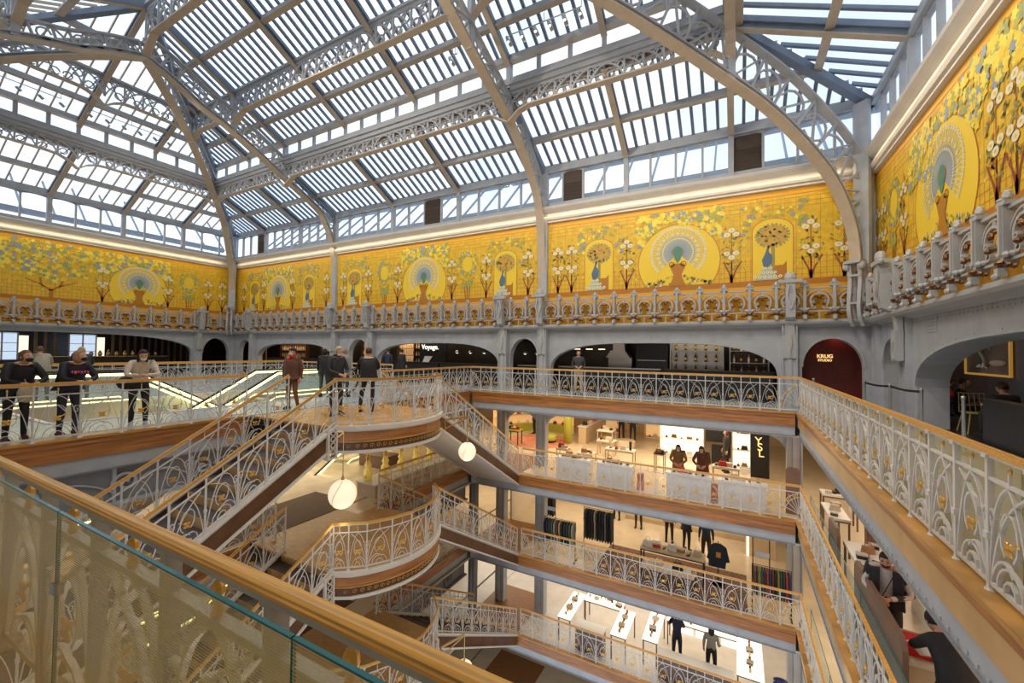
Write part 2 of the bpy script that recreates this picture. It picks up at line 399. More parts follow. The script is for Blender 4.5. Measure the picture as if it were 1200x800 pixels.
def post_mesh(big):
    key = ('post', big)
    if key in _pc: return _pc[key]
    mb = MB(); w = .024 if not big else .038
    mb.box(-w/2, -w/2, .03, w/2, w/2, .985)
    mb.lathe([(.042, 0), (.045, .012), (.03, .028), (.02, .05)], (0, 0, 0), 10); mb.box(-w*.9, -w*.9, .955, w*.9, w*.9, .985)
    mb.box(-w*.8, -w*.8, .38, w*.8, w*.8, .43)
    m = mb.mesh('post', [RAILW]); _pc[key] = m; return m
def lotus_mesh(Lp, mirror):
    # corner motif: fan of stems opening from the foot
    key = ('lotus', round(Lp, 3), mirror)
    if key in _pc: return _pc[key]
    mb = MB(); g = MB()
    for e, h in ((.16, .8), (.36, .78), (.58, .74), (.8, .62), (.95, .42)):
        pts = bez((.03, .08), (.06, .3), (e*.55, h*.62), (e, h), 8)
        _rib(mb, [((1-a if mirror else a)*Lp, 0, z) for a, z in pts], .014, .022)
    _rib(mb, [((1-a if mirror else a)*Lp, 0, z) for a, z in arc(.0, .08, .98, 5, 85, 10, .70)], .016, .024)
    _rib(mb, [((1-a if mirror else a)*Lp, 0, z) for a, z in arc(.0, .08, .80, 5, 85, 10, .60)], .012, .022)
    for e, h in ((.30, .72), (.62, .58), (.88, .32)):
        for k in range(5):
            t = k*72; g.ball(((1-e if mirror else e)*Lp+.03*math.cos(math.radians(t)), -.015, h+.03*math.sin(math.radians(t))), .022, .01, .022, 6, 4)
    r = (mb.mesh('lotus_panel', [RAILW]), g.mesh('blossom', [GOLD])); _pc[key] = r; return r
def balustrade(label, pts, group=None, pl=.5, hand=OAKX, big=False, handw=.045, lotus=(0, 0), cat='balustrade', bars=RAILW, handoff=0):
    """pts: list of (x,y,z) floor points along the run"""
    root = E('balustrade', label, cat, pts[0], 0, group)
    V = [Vector(p) for p in pts]
    hb = MB(); tb = MB(); bb = MB()
    hb.sweep([v+Vector((0, 0, 1.0)) for v in V], handw, .034); hb.sweep([v+Vector((0, 0, 1.022)) for v in V], handw*.7, .022)
    tb.sweep([v+Vector((0, 0, .815)) for v in V], .02 if not big else .03, .022); tb.sweep([v+Vector((0, 0, .972)) for v in V], .03, .014)
    bb.sweep([v+Vector((0, 0, .075)) for v in V], .025, .03)
    hb.build('handrail', hand, root, smooth=False); tb.build('top_bar', bars, root); bb.build('bottom_bar', bars, root)
    first = True
    for a, b in zip(V[:-1], V[1:]):
        d = b-a; Lh = math.hypot(d.x, d.y); s = d.z/Lh; n = max(1, round(Lh/pl)); Lp = Lh/n; ang = math.atan2(d.y, d.x)
        R = Matrix.Rotation(ang, 4, 'Z')
        for k in range(n):
            p = a+d*(k/n)-V[0]; T = Matrix.Translation(p)@R
            lot = (lotus[0] and first and k == 0) or (lotus[1] and b is V[-1] and k == n-1)
            if lot:
                pm, gm = lotus_mesh(Lp, k != 0)
            else: pm, gm = panel_mesh(Lp, s, bool(k % 2), big)
            o = inst('scroll_panel', pm, root, T); inst('blossom', gm, o, Matrix.Identity(4))
            inst('post', post_mesh(big), root, T)
            first = False
    inst('post', post_mesh(big), root, Matrix.Translation(V[-1]-V[0]))
    return root
YE = OY1+.10
ord_ = ['top', 'second highest', 'third highest', 'fourth highest']
for i, z in enumerate(L[:4]):
    nm = ['top floor', 'shoe and bag floor', 'clothing floor', 'perfume floor'][i]
    balustrade('white scroll-work balustrade with oak handrail, back edge of the %s' % nm, [((XN-.1) if i == 0 else -7.3, YE, z), (OX1+.12, YE, z)], lotus=(1, 1))
    nm = ['top floor, running toward the camera at right', 'second gallery down, running toward the camera', 'third gallery down, seen steeply past the edge', 'lowest gallery in view, right side of opening'][i]
    balustrade('white scroll-work balustrade along right edge of %s' % nm, [(OX1+.12, YE, z), (OX1+.12, OY0+.1, z)], big=(i == 0))
    nm = ['where masked visitors lean', 'beside the pale floor below them', 'two floors below the leaning visitors', 'on the lowest left gallery'][i]
    xe = XE[i]
    balustrade('white scroll-work balustrade on left gallery %s' % nm, [(xe-.02, OY0, z), (xe-.02, 5.9, z)]+([] if i == 0 else [(xe+.1, 6.25, z), (xe+.35, 6.4, z), (xe+.7, 6.2, z)]), pl=.62)
    if i < 3:
        nm = ['top floor, behind stair landing', 'floor with the gold bottles', 'floor below the gold bottles'][i]
        balustrade('white scroll-work balustrade with oak rail beside back stair flight on %s' % nm, [(XN-.1, 9.5, z), (XN-.1, YE, z)], bars=RAILG)
# near edge of the opening: thick oak handrail over square posts, glass screen in front
root = E('balustrade', 'thick golden oak handrail on square grey posts crossing the bottom left corner', 'balustrade', (-9.5, .74, 0))
b = MB(); b.prism([(-.027, 0), (.027, 0), (.029, .009), (.025, .02), (.016, .026), (-.0, .029), (-.013, .027), (-.022, .02), (-.023, .013), (-.027, .009)], lambda a, h, d: (d, .724+a, 1.0+h), -10.4, 1.5)
b.build('handrail', OAKX, root)
b = MB(); b.box(-10.4, .70, .98, 1.5, .748, 1.0); b.build('rail_bed', IRON, root)
b = MB(); b.box(-10.4, .725, .80, 1.5, .765, .825); b.build('top_bar', RAILG, root)
b = MB(); b.box(-10.4, .725, .07, 1.5, .76, .10); b.build('bottom_bar', RAILG, root)
pm = MB(); pm.box(-.024, -.024, .02, .024, .024, .97); pm.box(-.032, -.032, .96, .032, .032, .98); pm.lathe([(.05, 0), (.05, .02), (.03, .04)], (0, 0, 0), 8)
pmm = pm.mesh('post', [RAILG])
bud = MB(); bud.lathe([(.012, .825), (.02, .84), (.011, .87), (.022, .90), (.02, .925), (.006, .945)], (0, 0, 0), 8); budm = bud.mesh('bud', [GOLD])
for k in range(20):
    x = -10.3+.61*k
    inst('post', pmm, root, Matrix.Translation((x+9.5, 0, 0))); a, g = panel_mesh(.61, 0, bool(k % 2), True)
    if k < 19:
        o = inst('scroll_panel', a, root, Matrix.Translation((x+9.5, 0, 0))); inst('blossom', g, o, Matrix.Identity(4))
        inst('bud', budm, root, Matrix.Translation((x+9.5+.305, 0, 0)))
def glass_screen(label, x0, y0, x1, y1, joints, m, ztop=1.0):
    r = E('glass_screen', label, 'glass screen', (x0, y0, 0))
    for a, b_ in zip(joints[:-1], joints[1:]):
        pa = Vector((x0, y0, 0)).lerp(Vector((x1, y1, 0)), a); pb = Vector((x0, y0, 0)).lerp(Vector((x1, y1, 0)), b_)
        d = (pb-pa).normalized(); pa += d*.004; pb -= d*.004
        g = MB(); g.bar(pa+Vector((0, 0, ztop/2)), pb+Vector((0, 0, ztop/2)), .012, ztop-.004)
        g.build('glass_pane', m, r)
        e = MB(); e.bar(pa+Vector((0, 0, ztop)), pb+Vector((0, 0, ztop)), .0125, .006)
        e.bar(pb+Vector((0, 0, ztop*.5))+d*.001, pb+Vector((0, 0, ztop*.5))+d*.004, .0125, ztop)
        e.build('pane_edge', GLEDGE, r)
        c = MB(); c.bar(pb+Vector((0, 0, .66))-d*.02, pb+Vector((0, 0, .66))+d*.028, .03, .045); c.build('clip', STEEL, r)
    return r
glass_screen('near glass screen with teal edge and pale gold stripes below the thick handrail', -9.4, .655, 1.3, .655, [0, .20, .36, .50, .643, .79, .93, 1], GLASSY, .98)
glass_screen('glass screen behind right-hand balustrade of the top floor', OX1+.26, .9, OX1+.26, 14.2, [i/8 for i in range(9)], GLASSY, .95)
for i in (1, 2):
    glass_screen('glass screen behind right-hand balustrade, %s below the top floor' % ('one level' if i == 1 else 'two levels'), OX1+.3, .9, OX1+.3, 14.0, [0, .2, .4, .6, .8, 1], GLASSG, .9).location.z += L[i]
# ================================================================ staircases
XF, XI = -9.35, -7.62      # far and near side of the flights
def bulge(z, off=0):
    pts = []
    for k in range(15):
        t = k/14; y = 6.05+3.3*t; x = -7.62+ (.95+off)*math.sin(math.pi*min(1, t*1.0))**.62 + off*.2 if 0 < t < 1 else -7.62+off*.2
        pts.append((x+.15*t, y, z))
    return pts
LSEL = lambda l, i: l if i == 0 else ([] if i == 1 else l[1:])
def stair(i):
    z = L[i]; nm = ['top floor', 'second level', 'third level'][i]
    r = E('staircase', 'oak and white double staircase with rounded landing at the %s' % ['top floor, where people stand', 'floor of the gold bottles', 'level above the lowest balcony'][i], 'staircase', (-8.5, 7.7, z))
    # landing plate
    bp = bulge(z); b = MB()
    poly = [(XE[i], 6.05), (-7.62, 6.05)]+[(p[0], p[1]) for p in bp]+[(XN, 9.35), (XN, 8.6), (XE[i], 8.6)]
    b.prism(poly, lambda x, y, d: (x, y, d), z-.05, z); b.build('landing', OAK if i == 0 else PARQ, r)
    # layered fascia of the landing
    def band(z0, z1, off, m, n, y0=0):
        mb = MB(); P = bulge(0, 0)
        P = [(p[0]+off, p[1]) for p in P]; P = [(P[0][0], P[0][1]-off*.5)]+P+[(P[-1][0], P[-1][1]+off*.5)]
        for a, c in zip(P[:-1], P[1:]):
            mb.q([(a[0], a[1], z0), (c[0], c[1], z0), (c[0], c[1], z1), (a[0], a[1], z1)])
            mb.q([(a[0], a[1], z1), (c[0], c[1], z1), (c[0]-.12, c[1], z1), (a[0]-.12, a[1], z1)])
            mb.q([(a[0]-.12, a[1], z0), (c[0]-.12, c[1], z0), (c[0], c[1], z0), (a[0], a[1], z0)])
        return mb.build(n, m, r)
    band(z-.05, z+.03, .06, MOULD, 'upper_moulding'); band(z-.09, z-.05, .03, MOULD, 'bead'); band(z-.30, z-.09, -.02, OAKD if i else OAKD, 'oak_band')
    band(z-.33, z-.30, .0, OAK, 'bead'); band(z-.50, z-.33, -.03, BRONZEP, 'frieze_band'); band(z-.56, z-.50, .02, MOULD, 'lower_moulding')
    mb = MB(); P = bulge(0)
    for k in range(len(P)-1):
        for q in (.25, .75):
            a, c = Vector(P[k]), Vector(P[k+1]); p = a.lerp(c, q); p.z = z-.415; tgt = (c-a).normalized(); out = Vector((tgt.y, -tgt.x, 0))
            pts = [p+tgt*x_+Vector((0, 0, z_))+out*(-.02) for x_, z_ in spiral(0, 0, .05, .012, 0, 400, 8)]
            mb.tube(pts, .007, 4)
    mb.build('gilt_scrolls', GOLD, r)['kind'] = 'stuff'
    # soffit
    mb = MB(); mb.prism([(XE[i], 6.05), (-7.62, 6.05)]+[(p[0]-.05, p[1]) for p in bp]+[(XN, 9.35)], lambda x, y, d: (x, y, d), z-.56, z-.5); mb.build('soffit', PLAST, r)
    # white pierced bracket at the near corner
    mb = MB(); mb.box(-7.66, 5.86, z-.62, -7.50, 5.90, z-.02); mb.box(-7.66, 6.06, z-.62, -7.50, 6.10, z-.02); mb.box(-7.66, 5.86, z-.66, -7.5, 6.1, z-.62)
    for k in range(4):
        mb.tube([(-7.50, 5.98+a, z-.10-.13*k+c) for a, c in arc(0, 0, .055, 0, 360, 8)][:-1], .012, 4, closed=True)
    mb.build('pierced_bracket', MOULD, r)
    for sgn, y0, y1 in ((-1, 6.1, .62), (1, 9.2, OY1)):
        run = abs(y1-y0); N = 17; dz = (L[0]-L[1])/N if i == 0 else (L[i]-L[i+1])/N; dy = run/N
        far, near = XF, (XI if sgn < 0 else -7.45)
        for k in range(N):
            ya = y0+sgn*dy*k; zz = z-dz*(k+1)
            t = MB(); t.box(far, ya-sgn*.03, zz-.04, near, ya+sgn*dy, zz); t.build('tread', TREAD if k % 2 == 0 or i == 0 else PARQD, r)
            t = MB(); t.box(far, ya-sgn*.012, zz-.03, near, ya+sgn*.012, zz+dz-.01); t.build('riser', PARQ, r)
        s = -(z-L[i+1])/run
        for xx, o in ((near, .0), (far-.06, .0)):
            def zl(y): return z+s*abs(y-y0)
            def beam(x0, x1, a, c, m, n):
                mb = MB(); ye = y1; 
                v = [(y0, zl(y0)+a), (ye, zl(ye)+a), (ye, zl(ye)+c), (y0, zl(y0)+c)]
                mb.prism(v, lambda y, zz_, d: (d, y, zz_), x0, x1); return mb.build(n, m, r)
            beam(xx-.01, xx+.10, .0, .05, MOULD, 'stringer_cap'); beam(xx, xx+.07, -.04, .0, RAILG, 'stringer_bead')
            beam(xx, xx+.05, -.36, -.04, BRONZEP, 'stringer'); beam(xx-.01, xx+.09, -.41, -.36, MOULD, 'stringer_foot')
        mb = MB(); v = [(y0, zl(y0)-.34), (y1, zl(y1)-.34), (y1, zl(y1)-.38), (y0, zl(y0)-.38)]
        mb.prism(v, lambda y, zz_, d: (d, y, zz_), far, near); mb.build('flight_soffit', PLAST, r)
        d = 'toward the camera' if sgn < 0 else 'to the back gallery'
        st = 7.5e-3
        balustrade('near-side white balustrade of stair flight down from the %s %s' % (nm, d), [(near+.04, y0, z+.03), (near+.04, y1-sgn*.05, L[i+1]+.03)], pl=.5, hand=GOLD, handw=.032)
        balustrade('far-side grey balustrade of stair flight down from the %s %s' % (nm, d), [(far-.03, y0-sgn*.1, z+.03), (far-.03, y1-sgn*.05, L[i+1]+.03)], pl=.5, handw=.032)
    balustrade('curved white balustrade bulging round the stair landing at the %s' % nm, [(p[0], p[1], z+.02) for p in bulge(0, 0)[::2]], pl=.45, hand=GOLD, handw=.034)
    # hanging globe lanterns on gilt brackets
    for (bx, by, bz, gx, gy, gz, rr, ll) in LSEL([(-7.62, 6.0, z-.05, -7.42, 6.18, L[0]-1.42 if i == 0 else z-1.42, .29, 'near left corner'), (-7.05, 9.2, z-.2, -6.8, 9.95, z-1.22, .25, 'right end')], i):
        lr = E('globe_lantern', 'paper-white striped globe lantern hanging at %s of the %s landing' % (ll, nm), 'lantern', (gx, gy, gz), 0)
        m = MB(); m.lathe([(max(.01, rr*math.sin(math.pi*q/12)), -rr*math.cos(math.pi*q/12)*1.06) for q in range(13)], (gx, gy, gz), 20); m.build('globe', GLOBE, lr, smooth=True)
        m = MB()
        for q in range(3):
            a0 = q*2.1; m.tube([(gx+(rr+.003)*math.sin(math.pi*t/12)*math.cos(a0+.12*t), gy+(rr+.003)*math.sin(math.pi*t/12)*math.sin(a0+.12*t), gz-(rr+.003)*math.cos(math.pi*t/12)*1.06) for t in range(1, 12)], .007, 4)
        m.build('stripe', GOLD, lr)
        m = MB(); m.tube([(gx, gy, gz+rr), (gx, gy, bz-.05)], .012, 6); m.build('rod', BRASS, lr); m = MB(); m.lathe([(.04, 0), (.03, .05), (.015, .08)], (gx, gy, gz+rr*1.05), 8); m.build('cap', BRASS, lr)
        m = MB(); m.bar((bx, by, bz-.03), (gx, gy, bz-.03), .04, .05); m.bar((bx, by, bz-.28), (gx, gy, bz-.06), .02, .03); m.bar((bx, by, bz-.32), (bx, by, bz), .04, .04)
        m.build('bracket', BRASS, lr)
        ld = bpy.data.lights.new('lantern_light', 'POINT'); ld.energy = 7; ld.color = (1, .75, .45); ld.shadow_soft_size = rr*1.1
        lo = bpy.data.objects.new('lantern_light', ld); COL.objects.link(lo); lo.location = (gx, gy, gz-rr-.05-rr*1.15)
for i in range(3): stair(i)
# ================================================================ columns of the back wall, all levels
def flen(X, Y, z0, z1, w, d, name, label, face='b', mats=IRON):
    r = E(name, label, 'column', (X, Y, z0))
    m = MB()
    if face == 'b':
        m.box(X-w/2, Y-d/2, z0, X-w/2+.04, Y+d/2, z1); m.box(X+w/2-.04, Y-d/2, z0, X+w/2, Y+d/2, z1); m.box(X-w/2+.006, Y-d/2+.06, z0, X+w/2-.006, Y+d/2-.006, z1); m.box(X-.05, Y-d/2+.02, z0, X+.05, Y+d/2, z1)
    else:
        m.box(X-d/2, Y-w/2, z0, X+d/2, Y-w/2+.04, z1); m.box(X-d/2, Y+w/2-.04, z0, X+d/2, Y+w/2, z1); m.box(X-d/2+.06, Y-w/2+.006, z0, X+d/2-.006, Y+w/2-.006, z1); m.box(X-d/2+.02, Y-.05, z0, X+d/2, Y+.05, z1)
    m.build('shaft', mats, r)
    rv = MB(); k = int((z1-z0)/.14)
    for q in range(k):
        zz = z0+(q+.5)*.14
        for s in (-1, 1):
            if face == 'b': rv.box(X+s*(w/2-.02)-.011, Y-d/2-.012, zz-.011, X+s*(w/2-.02)+.011, Y-d/2, zz+.011)
            elif face == 'r': rv.box(X-d/2-.012, Y+s*(w/2-.02)-.011, zz-.011, X-d/2, Y+s*(w/2-.02)+.011, zz+.011)
            else: rv.box(X+d/2, Y+s*(w/2-.02)-.011, zz-.011, X+d/2+.012, Y+s*(w/2-.02)+.011, zz+.011)
    rv.build('rivets', mats, r)['kind'] = 'stuff'
    return r
BCOL = [-28.2, -20.1-.0, -19.5+.15, -17.3, -9.1, -7.2, 1.55, 3.5]
CX = [(-28.2, 'left of the wide shelf bay'), (-20.2, 'at the left truss'), (-17.3, 'left of the Voyage bar'), (-9.1, 'left of the narrow kitchen arch'), (-7.2, 'right of the narrow kitchen arch'), (1.5, 'between bottle bar and red sign arch')]
lv = ['shoe level', 'clothing level', 'perfume level', 'lowest level']
for x, nm in CX:
    flen(x, YB-.12, 0, 2.62, .42, .34, 'iron_column', 'grey riveted iron column %s' % nm)
for x, nm in ((-9.1, 'behind the stair flight'), (-7.2, 'just right of the stair flight'), (1.62, 'at the far right corner'), (-17.3, 'deep in the left gallery')):
    for k in range(1, 4):
        flen(x, YB-.12, L[k], L[k-1]-.74, .42, .34, 'iron_column', 'grey iron column %s on the %s' % (nm, lv[k-1]))
for k in range(1, 4):
    flen(-9.66, OY1+.32, L[k], L[k-1]-.7, .30, .26, 'iron_column', 'dark iron column at the stair corner of the %s' % lv[k-1], mats=DIRON)
for k in range(1, 4):   # arched fish-plate beams on top of those columns
    z = L[k-1]-.74; m = MB(); m.box(-9.3, YB-.2, z-.16, 3.6, YB+.05, z)
    for a, b_ in ((-9.1, -7.2), (-7.2, 1.62)):
        for s, x0 in ((1, a+.2), (-1, b_-.2)):
            P = [(x0, z-.16), (x0+s*.9, z-.16)]+[(x0+s*.9*(1-math.sin(math.radians(t))), z-.16-.62*(1-math.cos(math.radians(t)))) for t in range(0, 91, 18)]
            m.prism(P, lambda a_, c, d: (a_, d, c), YB-.14, YB-.08)
    struct('trim_%d' % (30+k), m, IRON)
# ================================================================ arcade walls with openings
def arcade(name, fr, u0, u1, arches, top, th, base=0.):
    """fr(u,d,z) local frame; arches (a,b,spring,crown)"""
    mb = MB(); xs = u0
    def blk(a, b, z0, z1):
        P = [fr(a, 0, z0), fr(b, 0, z0), fr(b, 0, z1), fr(a, 0, z1), fr(a, th, z0), fr(b, th, z0), fr(b, th, z1), fr(a, th, z1)]
        for f in ((0, 1, 2, 3), (5, 4, 7, 6), (0, 4, 5, 1), (3, 2, 6, 7), (0, 3, 7, 4), (1, 5, 6, 2)): mb.q([P[q] for q in f])
    for a, b, sp, cr_ in arches:
        blk(xs, a, base, top); xs = b
        n = 20; c = (a+b)/2; hw = (b-a)/2; ex = 2.0 if hw < 1.3 else 3.2
        pts = []
        for k in range(n+1):
            t = math.pi*k/n; cx, sx_ = math.cos(t), math.sin(t)
            x = c-hw*(abs(cx)**(2/ex))*(1 if cx > 0 else -1); zz = sp+(cr_-sp)*(abs(sx_)**(2/ (2.0 if hw < 1.3 else 2.2)))
            pts.append((x, zz))
        for p, q_ in zip(pts[:-1], pts[1:]):
            mb.q([fr(p[0], 0, p[1]), fr(q_[0], 0, q_[1]), fr(q_[0], 0, top), fr(p[0], 0, top)])
            mb.q([fr(p[0], 0, p[1]), fr(p[0], th, p[1]), fr(q_[0], th, q_[1]), fr(q_[0], 0, q_[1])])
            mb.q([fr(p[0], th, top), fr(q_[0], th, top), fr(q_[0], th, q_[1]), fr(p[0], th, p[1])])
        # raised rim with rivets
        for s in (1,):
            rim = [fr(p[0], -.02, p[1]+.035) for p in pts]
            mb.sweep(rim, .05, .05, fr(0, -1, 0)-fr(0, 0, 0), mi=0)
            for p, q_ in zip(pts[:-1], pts[1:]):
                m_ = ((p[0]+q_[0])/2, (p[1]+q_[1])/2+.11); f0 = fr(m_[0]-.014, -.012, m_[1]-.014); f1 = fr(m_[0]+.014, .01, m_[1]+.014); mb.box(*f0, *f1)
        # jamb posts below the spring
    blk(xs, u1, base, top)
    # plate joints
    for a, b, sp, cr_ in arches:
        if b-a > 3:
            for u in (a+1.1, b-1.1, (a+b)/2): 
                f0 = fr(u-.05, -.012, cr_+.12); f1 = fr(u+.05, .0, top-.12); mb.box(*f0, *f1)
    n_ = int((u1-u0)/.16)
    for k in range(n_):
        u = u0+(k+.5)*(u1-u0)/n_
        for zz in (top-.07, top-.14): f0 = fr(u-.012, -.012, zz-.012); f1 = fr(u+.012, .005, zz+.012); mb.box(*f0, *f1)
    for a, b, sp, cr_ in arches:
        if b-a > 3:
            for uc in (a+1.1, b-1.1):
                for i in range(5):
                    for j in range(5): f0 = fr(uc+.12+i*.07-.01, -.01, cr_+.14+j*.07-.01); f1 = fr(uc+.12+i*.07+.01, .005, cr_+.14+j*.07+.01); mb.box(*f0, *f1)
    struct(name, mb, IRON)
FB = lambda u, d, z: Vector((u, YB+d, z))
FL = lambda u, d, z: Vector((XL-d, u, z))
FR = lambda u, d, z: Vector((XR+d, u, z))
arcade('wall_back', FB, XL, XR, [(-30.1, -28.55, 1.3, 2.22), (-27.9, -20.45, 1.0, 1.97), (-19.2, -17.55, 1.3, 2.22), (-17.0, -9.4, 1.0, 2.02), (-8.85, -7.45, 1.3, 2.22), (-6.9, 1.2, .95, 2.03), (1.85, 3.42, 1.25, 2.18)], 2.62, .3)
arcade('wall_left', FL, YF, YB, [(-1.4, -.2, 1.3, 2.3), (.6, 13.7, 1.35, 2.38), (14.3, 15.9, 1.3, 2.3)], 2.62, .3)
arcade('wall_right', FR, YF, YB, [(-1.4, .5, 1.2, 2.0), (1.2, 13.0, .95, 2.05), (13.85, 15.45, 1.3, 2.12)], 2.62, .55)
# jamb pilasters on the right wall
for y, nm in ((13.45, 'between narrow and wide arch'), (15.85, 'in the far corner'), (.85, 'nearest the camera')):
    flen(XR-.03, y, 0, 2.62, .44, .22, 'iron_column', 'grey riveted iron pilaster of the right wall %s' % nm, 'r')
flen(XL+.05, 14.0, 0, 2.62, .44, .22, 'iron_column', 'grey iron pilaster on the left wall beside dark round arch', 'l')
flen(XL+.05, .2, 0, 2.62, .44, .22, 'iron_column', 'grey iron pilaster at near end of left wall', 'l')
# upper walls, cornice and clerestory
def upper(name, fr, u0, u1):
    mb = MB(); a = fr(u0, .02, 2.6); b = fr(u1, .3, 7.2); mb.box(*a, *b); struct(name, mb, PLAST)
upper('wall_back_upper', FB, XL-.3, XR+.3); upper('wall_left_upper', FL, YF-.3, YB+.3); upper('wall_right_upper', FR, YF-.3, YB+.3)
mb = MB(); mb.box(XL-.3, YF-.3, 0, XR+.3, YF, 9.55); struct('wall_front', mb, PLAST)
def cornice(name, fr, u0, u1):
    mb = MB(); prof = [(.1, 7.10), (-.10, 7.13), (-.10, 7.19), (-.16, 7.22), (-.20, 7.30), (-.20, 7.36), (-.13, 7.38), (-.12, 7.50), (-.22, 7.54), (-.32, 7.64), (-.34, 7.72), (-.28, 7.76), (.0, 7.80), (.1, 7.80)]
    mb.prism(prof, lambda d, z, u: fr(u, d, z), u0, u1); struct(name, mb, MOULD)
cornice('trim_41', FB, XL, XR); cornice('trim_42', FL, YF, YB); cornice('trim_43', FR, YF, YB)
# base moulding under the ornamental balustrade
def basem(name, fr, u0, u1):
    mb = MB(); prof = [(.05, 2.56), (-.06, 2.56), (-.10, 2.60), (-.34, 2.64), (-.38, 2.70), (-.38, 2.74), (.05, 2.74)]
    mb.prism(prof, lambda d, z, u: fr(u, d, z), u0, u1); struct(name, mb, RAILG)
basem('trim_44', FB, XL, XR); basem('trim_45', FL, YF, YB); basem('trim_46', FR, YF, YB)
# clerestory windows
VENT = {('b', 3), ('b', 18), ('b', 25), ('b', 32)}
def clerestory(tagc, fr, edges, per, n0):
    r = sroot('window_%d' % n0)
    fm = MB(); z0, z1 = 7.8, 9.28
    u0, u1 = edges[0], edges[-1]
    fm.box(*fr(u0, -.02, 7.8), *fr(u1, .14, 7.97)); fm.box(*fr(u0, -.06, 9.26), *fr(u1, .16, 9.60)); fm.box(*fr(u0, -.12, 9.24), *fr(u1, .0, 9.29))
    fm.build('window_sill', IRON, r)
    vi = 0
    for a, b in zip(edges[:-1], edges[1:]):
        m = MB(); m.box(*fr(a-.09, -.08, 7.8), *fr(a+.09, .12, 9.5)); m.build('window_post', IRON, r)
        n = per if b-a > 2 else max(1, round(per*(b-a)/(edges[2]-edges[1])))
        w = (b-a)/n
        for k in range(n):
            x0 = a+w*k; x1 = x0+w; c = (x0+x1)/2
            if k: m = MB(); m.box(*fr(x0-.035, -.03, 7.9), *fr(x0+.035, .10, 9.3)); m.build('mullion', IRON, r)
            # shallow arched head
            m = MB(); m.prism([(x0+.03, 9.12), (x0+.03, 9.3), (x1-.03, 9.3), (x1-.03, 9.12)]+[(c+(x1-x0-.06)/2*math.cos(t*math.pi/8), 9.12+.1*math.sin(t*math.pi/8)) for t in range(1, 8)], lambda u, z, d: fr(u, d, z), .0, .08); m.build('window_head', IRON, r)
            if (tagc, vi) in VENT:
                m = MB(); m.box(*fr(x0+.04, .03, 7.97), *fr(x1-.04, .06, 9.2))
                for q in range(10): m.box(*fr(x0+.06, .0, 8.02+q*.075), *fr(x1-.06, .03, 8.045+q*.075))
                m.build('louvre', LOUV, r)
            else:
                m = MB(); m.box(*fr(x0+.04, .045, 7.97), *fr(x1-.04, .055, 9.2)); m.build('pane', GLASS, r)
            vi += 1
    return r
XB = [XL, -27.26, -23.7, XNL, -16.0, -11.75, XNR, -3.78, -.17, XR]
YBAYS = [YF, 1.4, 4.3, YN, 10.15, YR, YB]
clerestory('b', FB, XB, 4, 1); clerestory('l', FL, YBAYS, 3, 2); clerestory('r', FR, YBAYS, 4, 3)
# neighbouring roof seen through the clerestory
mb = MB()
for k in range(30):
    x = XL+k*1.2; mb.bar((x, YB+1.6, 8.6), (x+.0, YB+4.0, 11.0), .07, .1)
mb.box(XL, YB+1.5, 8.45, XR+3, YB+1.7, 8.75); mb.box(XL, YB+3.9, 10.9, XR+3, YB+4.1, 11.1)
for k in range(16):
    y = YF+k*1.2; mb.bar((XL-1.6, y, 8.6), (XL-4, y, 11), .07, .1); mb.bar((XR+1.6, y, 8.6), (XR+4, y, 11), .07, .1)
mb.box(XL-1.7, YF, 8.45, XL-1.5, YB, 8.75); mb.box(XR+1.5, YF, 8.45, XR+1.7, YB, 8.75)
o = mb.build('outer_roof_frame', IRONB); tag(o, 'grey steel frame of a neighbouring glass roof seen through the clerestory windows', 'roof frame')
# ================================================================ ornamental iron balustrade below the murals
wm = MB(); bm = MB()
PW = .76
def R2(pts, w, d, y=0): 
    P = [(a, y, b) for a, b in pts]; _rib(wm, P, w, d)
# module local: x 0..PW, y 0 = front (toward hall is -y), z from 2.74
wm.box(0, -.03, 2.74, PW, .03, 2.79); wm.box(0, -.03, 3.02, PW, .03, 3.06); wm.box(0, -.05, 3.74, PW, .05, 3.79); wm.box(PW/2-.015, -.02, 2.79, PW/2+.015, .02, 3.02)
c = PW/2; cz = 3.36
R2(arc(c, cz, .235, -50, 230, 16), .045, .09)
R2(arc(c, cz, .345, 10, 170, 10, .34), .03, .06)
for s in (-1, 1):
    R2([(c+s*.15+s*a, 3.17+b) for a, b in arc(0, 0, .055, 0, 360, 8)], .03, .08)
    R2([(c+s*.17+s*a, 3.33+b) for a, b in arc(0, 0, .04, 0, 360, 8)], .028, .1)
    R2([(c+s*.02, 3.70), (c+s*.02, 3.60)], .03, .05)
    wm.box(c+s*.30-.03, -.04, 3.06, c+s*.30+.03, .04, 3.14); wm.ball((c+s*.27, -.03, 3.11), .05, .05, .045, 6, 4)
    bm.ball((c+s*.12, -.05, 3.25), .05, .04, .045, 6, 4); bm.ball((c+s*.08, -.04, 3.50), .06, .03, .035, 6, 4); bm.ball((c+s*.03, -.06, 3.45), .03, .03, .05, 6, 4)
    bm.ball((c+s*.20, -.05, 2.92), .08, .03, .035, 6, 4); bm.ball((c+s*.31, -.07, 2.96), .06, .05, .04, 6, 4)
po = MB()
po.box(-.045, -.10, 2.95, .045, .06, 3.86); po.box(-.025, -.13, 3.1, .025, -.1, 3.8); po.box(-.11, -.11, 3.80, .11, .05, 3.86)
po.lathe([(.05, 3.86), (.065, 3.93), (.05, 3.99), (.02, 4.02)], (0, -.03, 0), 8); po.ball((-.08, -.07, 3.89), .045, .05, .035, 6, 4); po.ball((.08, -.07, 3.89), .045, .05, .035, 6, 4)
po.box(-.05, -.16, 2.80, .05, -.06, 2.92); po.ball((0, -.16, 2.80), .045, .05, .05, 6, 5); po.ball((-.07, -.08, 3.10), .05, .05, .05, 6, 4); po.ball((.07, -.08, 3.10), .05, .05, .05, 6, 4)
